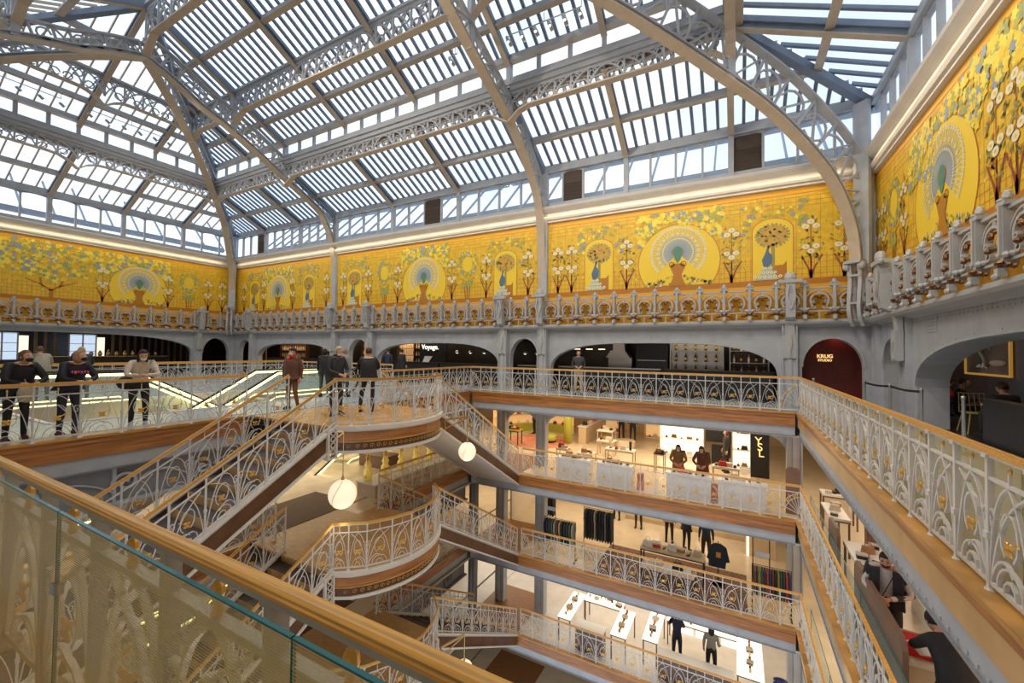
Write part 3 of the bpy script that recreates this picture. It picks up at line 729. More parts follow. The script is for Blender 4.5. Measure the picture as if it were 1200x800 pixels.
pb = MB(); pb.ball((0, -.12, 2.99), .09, .05, .045, 6, 4); pb.ball((-.12, -.08, 2.95), .06, .04, .04, 6, 4); pb.ball((.12, -.08, 2.95), .06, .04, .04, 6, 4)
MW, MBm, MP, MPB = wm.mesh('ring_panel', [RAILG]), bm.mesh('bronze_leaves', [BRONZE]), po.mesh('finial_post', [RAILG]), pb.mesh('bronze_leaves', [BRONZE])
def ornament(label, base, ang, length, skips=()):
    n = round(length/PW); w = length/n
    r = E('ornamental_balustrade', label, 'balustrade', base)
    R = Matrix.Rotation(ang, 4, 'Z'); S = Matrix.Diagonal((w/PW, 1, 1, 1))
    for k in range(n+1):
        T = R@Matrix.Translation((w*k, 0, 0))
        if k < n: o = inst('ring_panel', MW, r, T@S); inst('bronze_leaves', MBm, o, Matrix.Identity(4))
        o = inst('finial_post', MP, r, T); inst('bronze_leaves', MPB, o, Matrix.Identity(4))
ornament('grey cast-iron ornamental balustrade with rings and bronze leaves under the back wall mural', (XL+.3, YB-.32, 0), 0, XR-XL-.6)
ornament('grey cast-iron ornamental balustrade under the left wall mural', (XL+.32, YF+.3, 0), math.pi/2, YB-YF-.6)
ornament('grey cast-iron ornamental balustrade seen steeply under the right wall mural', (XR-.32, YB-.3, 0), -math.pi/2, YB-YF-.6)
# big sculpted console brackets in front of the columns
def console(label, x, y, ang):
    r = E('console', label, 'console', (x, y, 0), ang)
    m = MB()
    prof = [(.0, 2.25), (-.10, 2.30), (-.13, 2.55), (-.20, 2.75), (-.40, 2.85), (-.45, 3.2), (-.42, 3.6), (-.46, 3.95), (-.40, 4.05), (0, 4.05)]
    m.prism(prof, lambda d, z, u: (u, d, z), -.13, .13); m.build('body', RAILG, r, world=False)
    m = MB(); m.box(-.30, -.50, 3.93, .30, -.30, 4.03); m.lathe([(.15, 4.03), (.17, 4.10), (.15, 4.22), (.08, 4.26)], (0, -.38, 0), 12, sx=1.0, sy=.7)
    for s in (-1, 1): m.ball((s*.27, -.44, 3.98), .07, .07, .07, 8, 5); m.sweep([(s*.06, -.47, 3.85), (s*.11, -.485, 3.5), (s*.05, -.49, 3.25), (0, -.48, 3.12)], .04, .05, (1, 0, 0))
    m.build('capital', RAILG, r, world=False)
    m = MB(); m.box(-.17, -.15, 1.55, .17, 0, 2.3); m.sweep([(0, -.16, 2.3), (.03, -.18, 2.0), (-.02, -.17, 1.75), (.02, -.16, 1.6)], .05, .05, (1, 0, 0)); m.build('pendant', RAILG, r, world=False)
for x, nm in CX:
    console('sculpted grey console bracket on the back wall column %s' % nm, x, YB-.16, 0)
console('sculpted grey console bracket on the left wall column', XL+.16, 14.0, math.pi/2)
console('sculpted grey console bracket on the right wall between the two arches', XR-.16, 13.4, -math.pi/2)
# ================================================================ painted murals
PAL = {'line': (.62, .20, .04), 'lt': (.93, .64, .04), 'bord': (.85, .42, .02), 'grn': (.33, .38, .14), 'blu': (.30, .36, .42), 'olv': (.50, .44, .05), 'wht': (.88, .80, .56), 'brn': (.50, .20, .02), 'red': (.32, .07, .02), 'pea': (.10, .17, .27), 'tea': (.10, .26, .18), 'gry': (.52, .55, .40), 'ora': (.66, .36, .05), 'yel': (.96, .76, .08), 'dol': (.38, .30, .06)}
BASEM = mat('mural_gold_ground', (.80, .50, .025), .5, 0, .12, 5)
PK = list(PAL); PM = [BASEM]+[mat('mural_paint_'+k, PAL[k], .5) for k in PK]
class Mural:
    def __init__(s, fr): s.fr = fr; s.b = MB()
    def poly(s, pts, c, l): s.b.q([s.fr(u, .012-.0022*l, z) for u, z in pts], PK.index(c)+1 if c else 0)
    def disc(s, u, z, r, c, l, k=10, rz=None, rot=0): s.poly([(u+r*math.cos(2*math.pi*i/k+rot), z+(rz or r)*math.sin(2*math.pi*i/k+rot)) for i in range(k)], c, l)
    def ell(s, u, z, a, b_, ang, c, l, k=8):
        ca, sa = math.cos(ang), math.sin(ang)
        s.poly([(u+a*math.cos(t)*ca-b_*math.sin(t)*sa, z+a*math.cos(t)*sa+b_*math.sin(t)*ca) for t in [2*math.pi*i/k for i in range(k)]], c, l)
    def line(s, pts, w, c, l):
        for (a, b_), (c_, d_) in zip(pts[:-1], pts[1:]):
            L_ = math.hypot(c_-a, d_-b_) or 1; nx, nz_ = -(d_-b_)/L_*w/2, (c_-a)/L_*w/2
            s.poly([(a+nx, b_+nz_), (a-nx, b_-nz_), (c_-nx, d_-nz_), (c_+nx, d_+nz_)], c, l)
    def leaf(s, u, z, r, c, l):
        a = random.random()*6.28; k = 5
        s.poly([(u+r*(1 if i % 2 else .55)*math.cos(a+i*math.pi/k), z+r*(1 if i % 2 else .55)*math.sin(a+i*math.pi/k)) for i in range(2*k)], c, l)
    def cluster(s, u0, u1, z0, z1, n, l=6, r=(.05, .11), cs=('yel', 'lt', 'olv', 'grn', 'blu', 'yel', 'lt'), fn=None):
        for _ in range(n):
            u, z = random.uniform(u0, u1), random.uniform(z0, z1)
            if fn and not fn(u, z): continue
            s.leaf(u, z, random.uniform(*r), random.choice(cs), l+random.random()*2)
    def rose(s, u):
        z0 = 4.12
        for dx in (-.05, .0, .06): s.line([(u, z0), (u+dx*1.5, z0+.35), (u+dx*5, z0+.75)], .045, 'red', 5)
        s.line([(u, z0), (u, z0+.3)], .09, 'red', 5); s.line([(u, z0+.4), (u, 6.0)], .02, 'red', 5)
        for _ in range(46):
            a = random.random()*6.28; q = random.random()**.5; zc = 5.35; x = u+.33*q*math.cos(a); z = zc+.85*q*math.sin(a)
            s.ell(x, z, .065, .028, random.random()*3.1, random.choice(('dol', 'dol', 'brn', 'olv')), 6)
        for dx, z in ((0, 5.95), (-.14, 5.80), (.14, 5.80), (-.14, 5.15), (.14, 5.15), (0, 5.0)): s.disc(u+dx, z, .105, 'wht', 8, 9, .085); s.disc(u+dx, z, .035, 'lt', 9, 6)
    def tree(s, u, w=.6, right=True):
        z0, zt = 4.12, 6.2
        P = [(u-w, z0), (u+w, z0), (u+w, zt-.35)]+[(u+w-w*(1-math.cos(math.radians(t))), zt-.35+.35*math.sin(math.radians(t))) for t in range(15, 181-15, 15) if t <= 90]+[(u-w*math.cos(math.radians(180-t)) if 0 else u+w*math.cos(math.radians(t)), zt-.35+.35*math.sin(math.radians(t))) for t in range(90, 181, 15)]
        P = [(u-w, z0), (u+w, z0)]+[(u+w*math.cos(math.radians(t)), zt-.4+.4*math.sin(math.radians(t))) for t in range(0, 181, 15)]
        s.poly(P, 'lt', 3); s.line(P+[P[0]], .025, 'line', 4)
        s.line([(u+.02, 4.35), (u+.02, 5.35)], .10, 'dol', 5)
        s.poly([(u-.5*w/.6*1.0, z0+.02)]+[(u+.5, z0+.02)], 'brn', 4) if 0 else None
        s.poly([(u+.02, 4.15), (u+.40, 4.15), (u+.40, 4.75), (u+.3, 4.62), (u+.02, 4.62)], 'brn', 4)
        s.disc(u, 5.62, w*.78, 'ora', 5, 14, .36)
        for _ in range(60):
            a = random.random()*6.28; q = random.random()**.5; s.ell(u+w*.8*q*math.cos(a), 5.62+.38*q*math.sin(a), .05, .03, random.random()*3, random.choice(('grn', 'ora', 'dol', 'grn', 'brn')), 6)
        for a in range(0, 360, 15): s.ell(u+w*.80*math.cos(math.radians(a)), 5.62+.38*math.sin(math.radians(a)), .045, .03, math.radians(a), 'grn', 7)
        x = u-.14
        s.poly([(x+.02, 5.32), (x+.07, 5.30), (x+.03, 5.1), (x+.14, 4.95), (x+.13, 4.72), (x+.0, 4.52), (x-.12, 4.62), (x-.16, 4.82), (x-.06, 5.05)], 'pea', 7)
        s.poly([(x-.10, 4.6), (x+.06, 4.6), (x+.34, 4.15), (x-.34, 4.15)], 'gry', 6)
        for row, n, zz in ((0, 4, 4.55), (1, 5, 4.40), (2, 6, 4.25)):
            for k in range(n): s.disc(x+(k-(n-1)/2)*(.075+.035*row), zz, .035+.012*row, 'wht', 8, 8); s.disc(x+(k-(n-1)/2)*(.075+.035*row), zz, .015+.006*row, 'olv', 9, 6)
        s.cluster(u-w-.35, u+w+.35, 5.6, 6.72, 90, fn=lambda a, b_: b_ > 6.25 or abs(a-u) > w*1.02, cs=('grn', 'olv', 'yel', 'blu', 'olv'))
    def medallion(s, u, r=1.4):
        zc = 5.0; P = [(u+r*math.cos(math.radians(t)), max(4.12, zc+r*math.sin(math.radians(t)))) for t in range(-40, 221, 8)]
        s.poly(P, 'lt', 3); s.line(P+[P[0]], .03, 'line', 4)
        c0 = 5.35
        for k in range(37):
            a = math.radians(-42+264*k/36); 
            for rr, sz, c in ((.93, .05, 'wht'), (.70, .042, 'wht'), (.52, .03, 'wht')):
                if rr == .70 and k % 2: continue
                s.disc(u+rr*math.cos(a), c0+rr*math.sin(a)-.0, sz, c, 7, 8); s.disc(u+rr*math.cos(a), c0+rr*math.sin(a), sz*.4, 'gry', 8, 6)
            s.line([(u+.25*math.cos(a), c0+.25*math.sin(a)), (u+.88*math.cos(a), c0+.88*math.sin(a))], .03, 'gry', 5)
            s.line([(u+.2*math.cos(a+.04), c0+.2*math.sin(a+.04)), (u+.6*math.cos(a+.04), c0+.6*math.sin(a+.04))], .03, 'blu', 5.5)
        s.disc(u, c0+.02, .20, 'brn', 8, 14); s.disc(u, c0, .16, 'tea', 9, 14, .24); s.poly([(u-.07, c0), (u+.07, c0), (u+.11, c0-.22), (u, c0-.38), (u-.11, c0-.22)], 'tea', 9.5)
        s.poly([(u-.30, 4.12), (u+.30, 4.12), (u+.16, 4.42), (u+.14, 4.55), (u+.26, 4.85), (u+.20, 4.95), (u-.20, 4.95), (u-.26, 4.85), (u-.14, 4.55), (u-.16, 4.42)], 'brn', 9)
        for sg in (-1, 1): s.line([(u+sg*.2+.09*math.cos(math.radians(t)), 4.93+.08*math.sin(math.radians(t))) for t in range(0, 361, 45)], .035, 'brn', 9)
        for _ in range(90):
            x = random.uniform(-1.15, 1.15); h = .42*(1-abs(x)/1.5)
            s.ell(u+x, 4.15+random.random()*h, .05, .025, random.random()*3, random.choice(('olv', 'grn', 'wht', 'dol', 'olv')), 8)
        s.cluster(u-r-.1, u+r+.1, 5.7, 6.85, 420, r=(.06, .13), fn=lambda a, b_: math.hypot(a-u, b_-zc) > r+.02)
    def wreath(s, u):
        for _ in range(130):
            a = random.random()*6.28; q = random.uniform(.36, .56); s.leaf(u+q*math.cos(a), 5.75+q*1.15*math.sin(a), random.uniform(.05, .09), random.choice(('olv', 'grn', 'blu', 'lt', 'olv', 'yel', 'olv')), 6+random.random())
        s.disc(u, 5.75, .27, 'lt', 4, 12, .38)
        for k in (-.1, 0, .1): s.line([(u+k, 4.12), (u+k*1.5, 4.75)], .04, 'red', 5)
        s.cluster(u-.3, u+.3, 4.6, 4.95, 26, cs=('olv', 'grn')); s.line([(u-.4, 5.1), (u-.1, 4.95), (u+.1, 4.95), (u+.4, 5.1)], .03, 'line', 5)
    def bigtree(s, u, w=1.8):
        s.line([(u, 4.12), (u, 4.55)], .16, 'brn', 5)
        for sg in (-1, 1): s.line([(u, 4.5), (u+sg*.35, 4.75), (u+sg*.4, 5.1)], .09, 'brn', 5); s.line([(u+sg*.25, 4.7), (u+sg*.9, 5.0)], .05, 'brn', 5)
        s.cluster(u-w, u+w, 4.9, 6.9, 420, r=(.07, .15), fn=lambda a, b_: b_ > 4.9+.5*(abs(a-u)/w) + random.random()*.4)
    def grid(s, u0, u1):
        zz = 4.12; s.poly([(u0, 3.95), (u1, 3.95), (u1, 4.12), (u0, 4.12)], 'brn', 2); s.line([(u0, 4.13), (u1, 4.13)], .03, 'line', 3); s.poly([(u0, 2.75), (u1, 2.75), (u1, 3.95), (u0, 3.95)], 'bord', .5)
        s.poly([(u0, 6.92), (u1, 6.92), (u1, 7.12), (u0, 7.12)], 'bord', 2); s.line([(u0, 6.92), (u1, 6.92)], .02, 'line', 3)
        u = u0; k = 0
        while u < u1: s.line([(u, 4.12), (u, 4.9)], .014, 'line', 1.5); s.line([(u, 4.9), (u, 6.9)], .009, 'line', 1.5) if k % 2 else None; u += .16; k += 1
        for z in (4.28, 4.46, 4.64, 4.82, 6.5, 6.65, 6.8): s.line([(u0, z), (u1, z)], .014, 'line', 1.5)
    def done(s, label, u0, u1):
        for _ in range(int((u1-u0)*16)): s.leaf(random.uniform(u0, u1), random.uniform(4.2, 6.9), random.uniform(.03, .06), random.choice(('lt', 'olv', 'yel', 'olv')), 2.2)

        s.b.q([s.fr(u0, .012, 2.75), s.fr(u1, .012, 2.75), s.fr(u1, .012, 7.12), s.fr(u0, .012, 7.12)], 0)
        o = s.b.build('mural', PM); tag(o, label, 'mural'); return o
mu = Mural(FB)
mu.grid(XL, XR)
for u in (-29.6, -27.35, -24.35, -21.2, -19.75, -17.75, -15.9+.3, -12.1, -10.15, -8.0, -6.6, -6.0, -3.75, -.15, 2.1, 2.95): mu.rose(u)
for u in (-28.4, -22.8, -18.85, -9.15, -4.85, 1.05): mu.tree(u, .58)
for u in (-25.85, -13.85, -1.9): mu.medallion(u)
for u in (-16.55, -11.2): mu.wreath(u)
mu.done('long gold mural of peacocks, rose trees and medallions on the back wall', XL, XR)
ml = Mural(FL); ml.grid(YF, YB)
for u in (9.35, 12.35, 14.55, 15.4): ml.rose(u)
ml.medallion(10.95, 1.35); ml.wreath(13.45); ml.bigtree(7.4, 1.9); ml.bigtree(4.3, 1.6); ml.medallion(1.2)
ml.done('gold mural with a yellow-leaved tree and peacock medallion on the left wall', YF, YB)
mr = Mural(FR); mr.grid(YF, YB)
for u in (15.9, 15.35, 13.75, 9.55, 9.0, 6.0, 3.5): mr.rose(u)
mr.wreath(14.5); mr.medallion(11.55, 1.45); mr.medallion(7.5, 1.3); mr.tree(4.7); mr.medallion(1.5)
mr.cluster(12.0, 13.4, 5.6, 6.7, 80, r=(.08, .16), cs=('yel', 'lt', 'blu', 'olv')); mr.cluster(8.8, 10.3, 6.1, 6.9, 120, r=(.08, .16))
mr.done('gold mural with a large fanned peacock seen steeply on the right wall', YF, YB)
# ================================================================ roof
def zlow(Y): return EAVE+.03+SL*(YB-Y)
def zup(Y): return Z2+SL*(YR-Y)
YRf = 2*YN-YR; YFf = YF
def hipx(Y, left):   # x of hip at plan distance fraction
    t = (YB-Y)/(YB-YN); return XL+(XNL-XL)*t if left else XR+(XNR-XR)*t
def hipy(X, left):
    t = (X-XL)/(XNL-XL) if left else (XR-X)/(XR-XNR); return YB-(YB-YN)*t
# slope descriptors: P(s, t, n) s along eave, t in 0..1 from wall to ridge, n normal offset (down negative)
nb = Vector((0, -SL, 1)).normalized()
def slope_back(s, t, n=0):
    Y = YB-(YB-YN)*t; return Y
class Slope:
    def __init__(s, kind):
        s.k = kind
        if kind in 'bf': s.run = YB-YN; s.lo, s.hi = XL, XR
        else: s.run = (XNL-XL) if kind == 'l' else (XR-XNR); s.lo, s.hi = YF, YB
    def rng(s, t):
        if s.k in 'bf': return XL+(XNL-XL)*t, XR+(XNR-XR)*t
        return YF+(YN-YF)*t, YB+(YN-YB)*t
    def z(s, t, up):
        Y = YB-(YB-YN)*t; return zup(Y) if up else zlow(Y)
    def P(s, u, t, up, dz=0):
        z = s.z(t, up)+dz
        if s.k == 'b': return Vector((u, YB-s.run*t, z))
        if s.k == 'f': return Vector((u, YF+s.run*t, z))
        if s.k == 'l': return Vector((XL+s.run*t, u, z))
        return Vector((XR-s.run*t, u, z))
TR = (YB-YR)/(YB-YN)
TL = (YB-14.9)/(YB-YN); TU1 = (YB-11.9)/(YB-YN); TU = (YB-10.55)/(YB-YN); TU2 = (YB-9.12)/(YB-YN)
SEG = [(.0, TL, 0), (TL, TR, 0), (TR, TU1, 1), (TU1, TU, 1), (TU, TU2, 1), (TU2, 1., 1)]
def glaze(kind, edges, per, label):
    S = Slope(kind); root = E('skylight', label, 'skylight', (XL if kind != 'r' else XR, YB if kind != 'f' else YF, EAVE))
    bars = MB(); rest = MB()
    cnt = 0
    us = []
    for a, b in zip(edges[:-1], edges[1:]):
        n = max(1, round(per*(b-a)/(edges[3]-edges[2]))); us += [a+(b-a)*k/n for k in range(n)]
    us.append(edges[-1])
    up_n = Vector((0, 0, 1))
    for t0, t1, up in SEG:
        lo0, hi0 = S.rng(t0); lo1, hi1 = S.rng(t1)
        for u0, u1 in zip(us[:-1], us[1:]):
            # clip quad (u0..u1, t0..t1) to the trapezoid
            poly = [(u0, t0), (u1, t0), (u1, t1), (u0, t1)]
            def clip(poly, inside, cut):
                out = []
                for i in range(len(poly)):
                    a, b = poly[i-1], poly[i]; ia, ib = inside(a), inside(b)
                    if ia != ib: out.append(cut(a, b))
                    if ib: out.append(b)
                return out
            fl = lambda p: p[0]-(S.rng(p[1])[0]+.05); fh = lambda p: (S.rng(p[1])[1]-.05)-p[0]
            for g in (fl, fh):
                if not poly: break
                poly = clip(poly, lambda p: g(p) >= 0, lambda a, b: tuple(a[q]+(b[q]-a[q])*(g(a)/(g(a)-g(b))) for q in (0, 1)))
            if len(poly) < 3: continue
            pts = [S.P(u, t, up, .02) for u, t in poly]
            if kind in 'f' or cnt >= 298: rest.q(pts); rest.q([p+Vector((0, 0, .008)) for p in pts]); continue
            m = MB(); m.q(pts); m.q([p+Vector((0, 0, .008)) for p in reversed(pts)])
            for i in range(len(pts)): m.q([pts[i-1], pts[i], pts[i]+Vector((0, 0, .008)), pts[i-1]+Vector((0, 0, .008))])
            m.build('glass_pane', GLASS, root); cnt += 1
        for u in us:
            # bar clipped
            ts = [t0, t1]
            def inr(t): r = S.rng(t); return r[0] <= u <= r[1]
            if not inr(t0): continue
            if not inr(t1):
                a, b = t0, t1
                for _ in range(20):
                    m_ = (a+b)/2
                    if inr(m_): a = m_
                    else: b = m_
                ts[1] = a
            bars.bar(S.P(u, ts[0], up), S.P(u, ts[1], up), .10 if kind in 'br' else .045, .09)
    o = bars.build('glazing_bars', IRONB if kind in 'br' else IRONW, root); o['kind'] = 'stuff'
    if rest.v: o = rest.build('remaining_panes', GLASS, root); o['kind'] = 'stuff'
    # rafters
    for i, u in enumerate(edges[1:-1]):
        for ta, tb, up in ((0, TR, 0), (TR, 1, 1)):
            if not (S.rng(ta)[0] < u < S.rng(ta)[1]): continue
            a, b = ta, tb
            if not (S.rng(tb)[0] <= u <= S.rng(tb)[1]):
                for _ in range(20):
                    m_ = (a+b)/2
                    if S.rng(m_)[0] <= u <= S.rng(m_)[1]: a = m_
                    else: b = m_
                b = a
            m = MB(); m.bar(S.P(u, ta, up, -.10), S.P(u, b, up, -.10), .20, .10); m.bar(S.P(u, ta, up, -.22), S.P(u, b, up, -.22), .05, .25); m.build('rafter', IRONB, root)
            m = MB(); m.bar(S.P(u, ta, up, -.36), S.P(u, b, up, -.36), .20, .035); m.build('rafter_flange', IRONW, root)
    # purlins and headers
    for t, up, w, h in ((TL, 0, .12, .22), (TU1, 1, .12, .2), (TU2, 1, .12, .2), (TR+.012, 1, .16, .25), (TR-.02, 0, .1, .2)):
        lo, hi = S.rng(t); m = MB(); m.bar(S.P(lo, t, up, -.12), S.P(hi, t, up, -.12), w, h); m.build('purlin', IRON, root)
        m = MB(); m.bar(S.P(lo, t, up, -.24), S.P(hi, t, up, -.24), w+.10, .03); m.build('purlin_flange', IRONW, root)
    # strip of vertical panes between the two glazed tiers
    lo, hi = S.rng(TR); zb = zlow(YR)-.05
    def V(u, off, z):
        p = S.P(u, TR, 0); 
        d = {'b': (0, 1), 'f': (0, -1), 'l': (-1, 0), 'r': (1, 0)}[kind]
        return Vector((p.x+d[0]*off, p.y+d[1]*off, z))
    m = MB()
    def slab_(u0, u1, o0, o1, z0, z1, mb): mb.box(*V(u0, o0, z0), *V(u1, o1, z1))
    slab_(lo, hi, -.18, .10, 11.28, 11.34, m); slab_(lo, hi, -.12, .08, 11.34, 11.44, m); slab_(lo, hi, -.06, .06, 11.44, 11.60, m); slab_(lo, hi, -.05, .06, 12.12, 12.36, m); slab_(lo, hi, -.1, .1, 11.10, 11.28, m)
    m.build('strip_frame', IRON, root)
    ed = [e for e in edges if lo < e < hi]; ed = [lo]+ed+[hi]
    for a, b in zip(ed[:-1], ed[1:]):
        if b-a < .2: continue
        n = max(1, round((b-a)/1.05)); w = (b-a)/n
        for k in range(n):
            m = MB(); slab_(a+w*k-.07, a+w*k+.07, -.04, .06, 11.58, 12.14, m); m.build('strip_mullion', IRON, root)
            if kind != 'f': m = MB(); slab_(a+w*k+.07, a+w*k+w-.07, .02, .03, 11.6, 12.12, m); m.build('strip_pane', GLASS, root)
    return root
glaze('b', XB, 8, 'long glazed skylight slope above the back wall')
glaze('l', YBAYS, 6, 'glazed end slope of the skylight over the left wall')
glaze('r', YBAYS, 6, 'glazed end slope of the skylight over the right wall')
glaze('f', XB, 8, 'glazed skylight slope overhead on the camera side')
# lattice girders ------------------------------------------------------------
_lc = {}
def scroll_cell(w, h, key='s'):
    k = (round(w, 2), round(h, 2), key)
    if k in _lc: return _lc[k]
    mb = MB()
    mb.box(-.03, -.03, 0, .03, .03, h)
    mb.sweep([(a, 0, b) for a, b in bez((0, 0), (w*.2, h*.5), (w*.4, h*.9), (w, h), 6)], .05, .06, (0, 1, 0)) if key == 's' else mb.bar((0, 0, 0), (w, 0, h), .05, .06)
    r = min(w, h)*.24
    mb.sweep([(w*.30+a, 0, h*.72+b) for a, b in arc(0, 0, r, 0, 330, 9)], .045, .05, (0, 1, 0)); mb.sweep([(w*.72+a, 0, h*.30+b) for a, b in arc(0, 0, r*.9, 0, 330, 9)], .045, .05, (0, 1, 0))
    mb.sweep([(a, 0, b) for a, b in bez((w*.1, h), (w*.5, h*.9), (w*.5, h*.1), (w*.95, 0), 6)], .04, .05, (0, 1, 0))
    m = mb.mesh('lattice_scroll', [IRON]); _lc[k] = m; return m
def girder(label, A, B, zt, zb, nodes, dip=.45, cell=.62, arch=None):
    """lattice girder in a vertical plane, nodes = fractions where brackets drop"""
    A, B = Vector((*A, 0)), Vector((*B, 0)); D = B-A; Ln = D.length; d = D.normalized(); root = E('lattice_girder', label, 'girder', (A.x, A.y, zb))
    ang = math.atan2(d.y, d.x); R = Matrix.Rotation(ang, 4, 'Z')
    m = MB(); m.bar(A+Vector((0, 0, zt)), B+Vector((0, 0, zt)), .22, .10); m.bar(A+Vector((0, 0, zt-.1)), B+Vector((0, 0, zt-.1)), .05, .14); m.build('top_chord', IRON, root)
    for a, b in zip(nodes[:-1], nodes[1:]):
        La = Ln*(b-a); p0 = A+D*a; N = 18; pts = []
        for k in range(N+1):
            x = La*k/N; e = min(x, La-x); q = max(0, 1-e/.9); pts.append(p0+d*x+Vector((0, 0, zb-dip*q**2.2)))
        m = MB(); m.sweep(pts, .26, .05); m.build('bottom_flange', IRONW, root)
        n = max(1, round(La/cell)); w = La/n
        for k in range(n):
            e = min(k, n-1-k); T = Matrix.Translation(p0+d*(w*k)+Vector((0, 0, zb))-Vector((A.x, A.y, zb)))@R
            mirror = k >= n/2
            if mirror: T = T@Matrix.Translation((w, 0, 0))@Matrix.Diagonal((-1, 1, 1, 1))
            inst('lattice_scroll', scroll_cell(w, zt-.15-zb), root, T)
    return root
nR = [0]+[(x-XRL)/(XRR-XRL) for x in (XNL, XNR)]+[1]
girder('long scroll-filled lattice girder under the strip windows over the back wall', (XRL, YR), (XRR, YR), 11.16, 10.42, nR)
girder('matching lattice girder under the strip windows on the camera side', (XRL, YRf), (XRR, YRf), 11.16, 10.42, nR)
girder('lattice girder crossing the left end of the skylight below its strip windows', (XRL, YRf), (XRL, YR), 11.16, 10.42, [0, .5, 1])
girder('lattice girder crossing the right end of the skylight, seen from below near the top', (XRR, YRf), (XRR, YR), 11.16, 10.42, [0, .5, 1])
tu = TU; xa, xb = XL+(XNL-XL)*tu, XR+(XNR-XR)*tu; ya, yb = YB-(YB-YN)*tu, YF+(YN-YF)*tu
nU = [0]+[(x-xa)/(xb-xa) for x in (XNL, XNR)]+[1]
girder('upper scroll-filled lattice girder halfway up the back skylight slope', (xa, ya), (xb, ya), 13.5, 12.45, nU, cell=.8)
girder('upper lattice girder halfway up the camera-side skylight slope', (xa, yb), (xb, yb), 13.5, 12.45, nU, cell=.8)
girder('upper lattice girder at left end carrying spotlights below', (xa, yb), (xa, ya), 13.5, 12.6, [0, .5, 1])
girder('upper lattice girder at right end of the skylight', (xb, yb), (xb, ya), 13.5, 12.6, [0, .5, 1])
girder('deep scroll-filled ridge girder', (XNL, YN), (XNR, YN), 15.1, 13.75, [0, 1], dip=.7, cell=1.0)
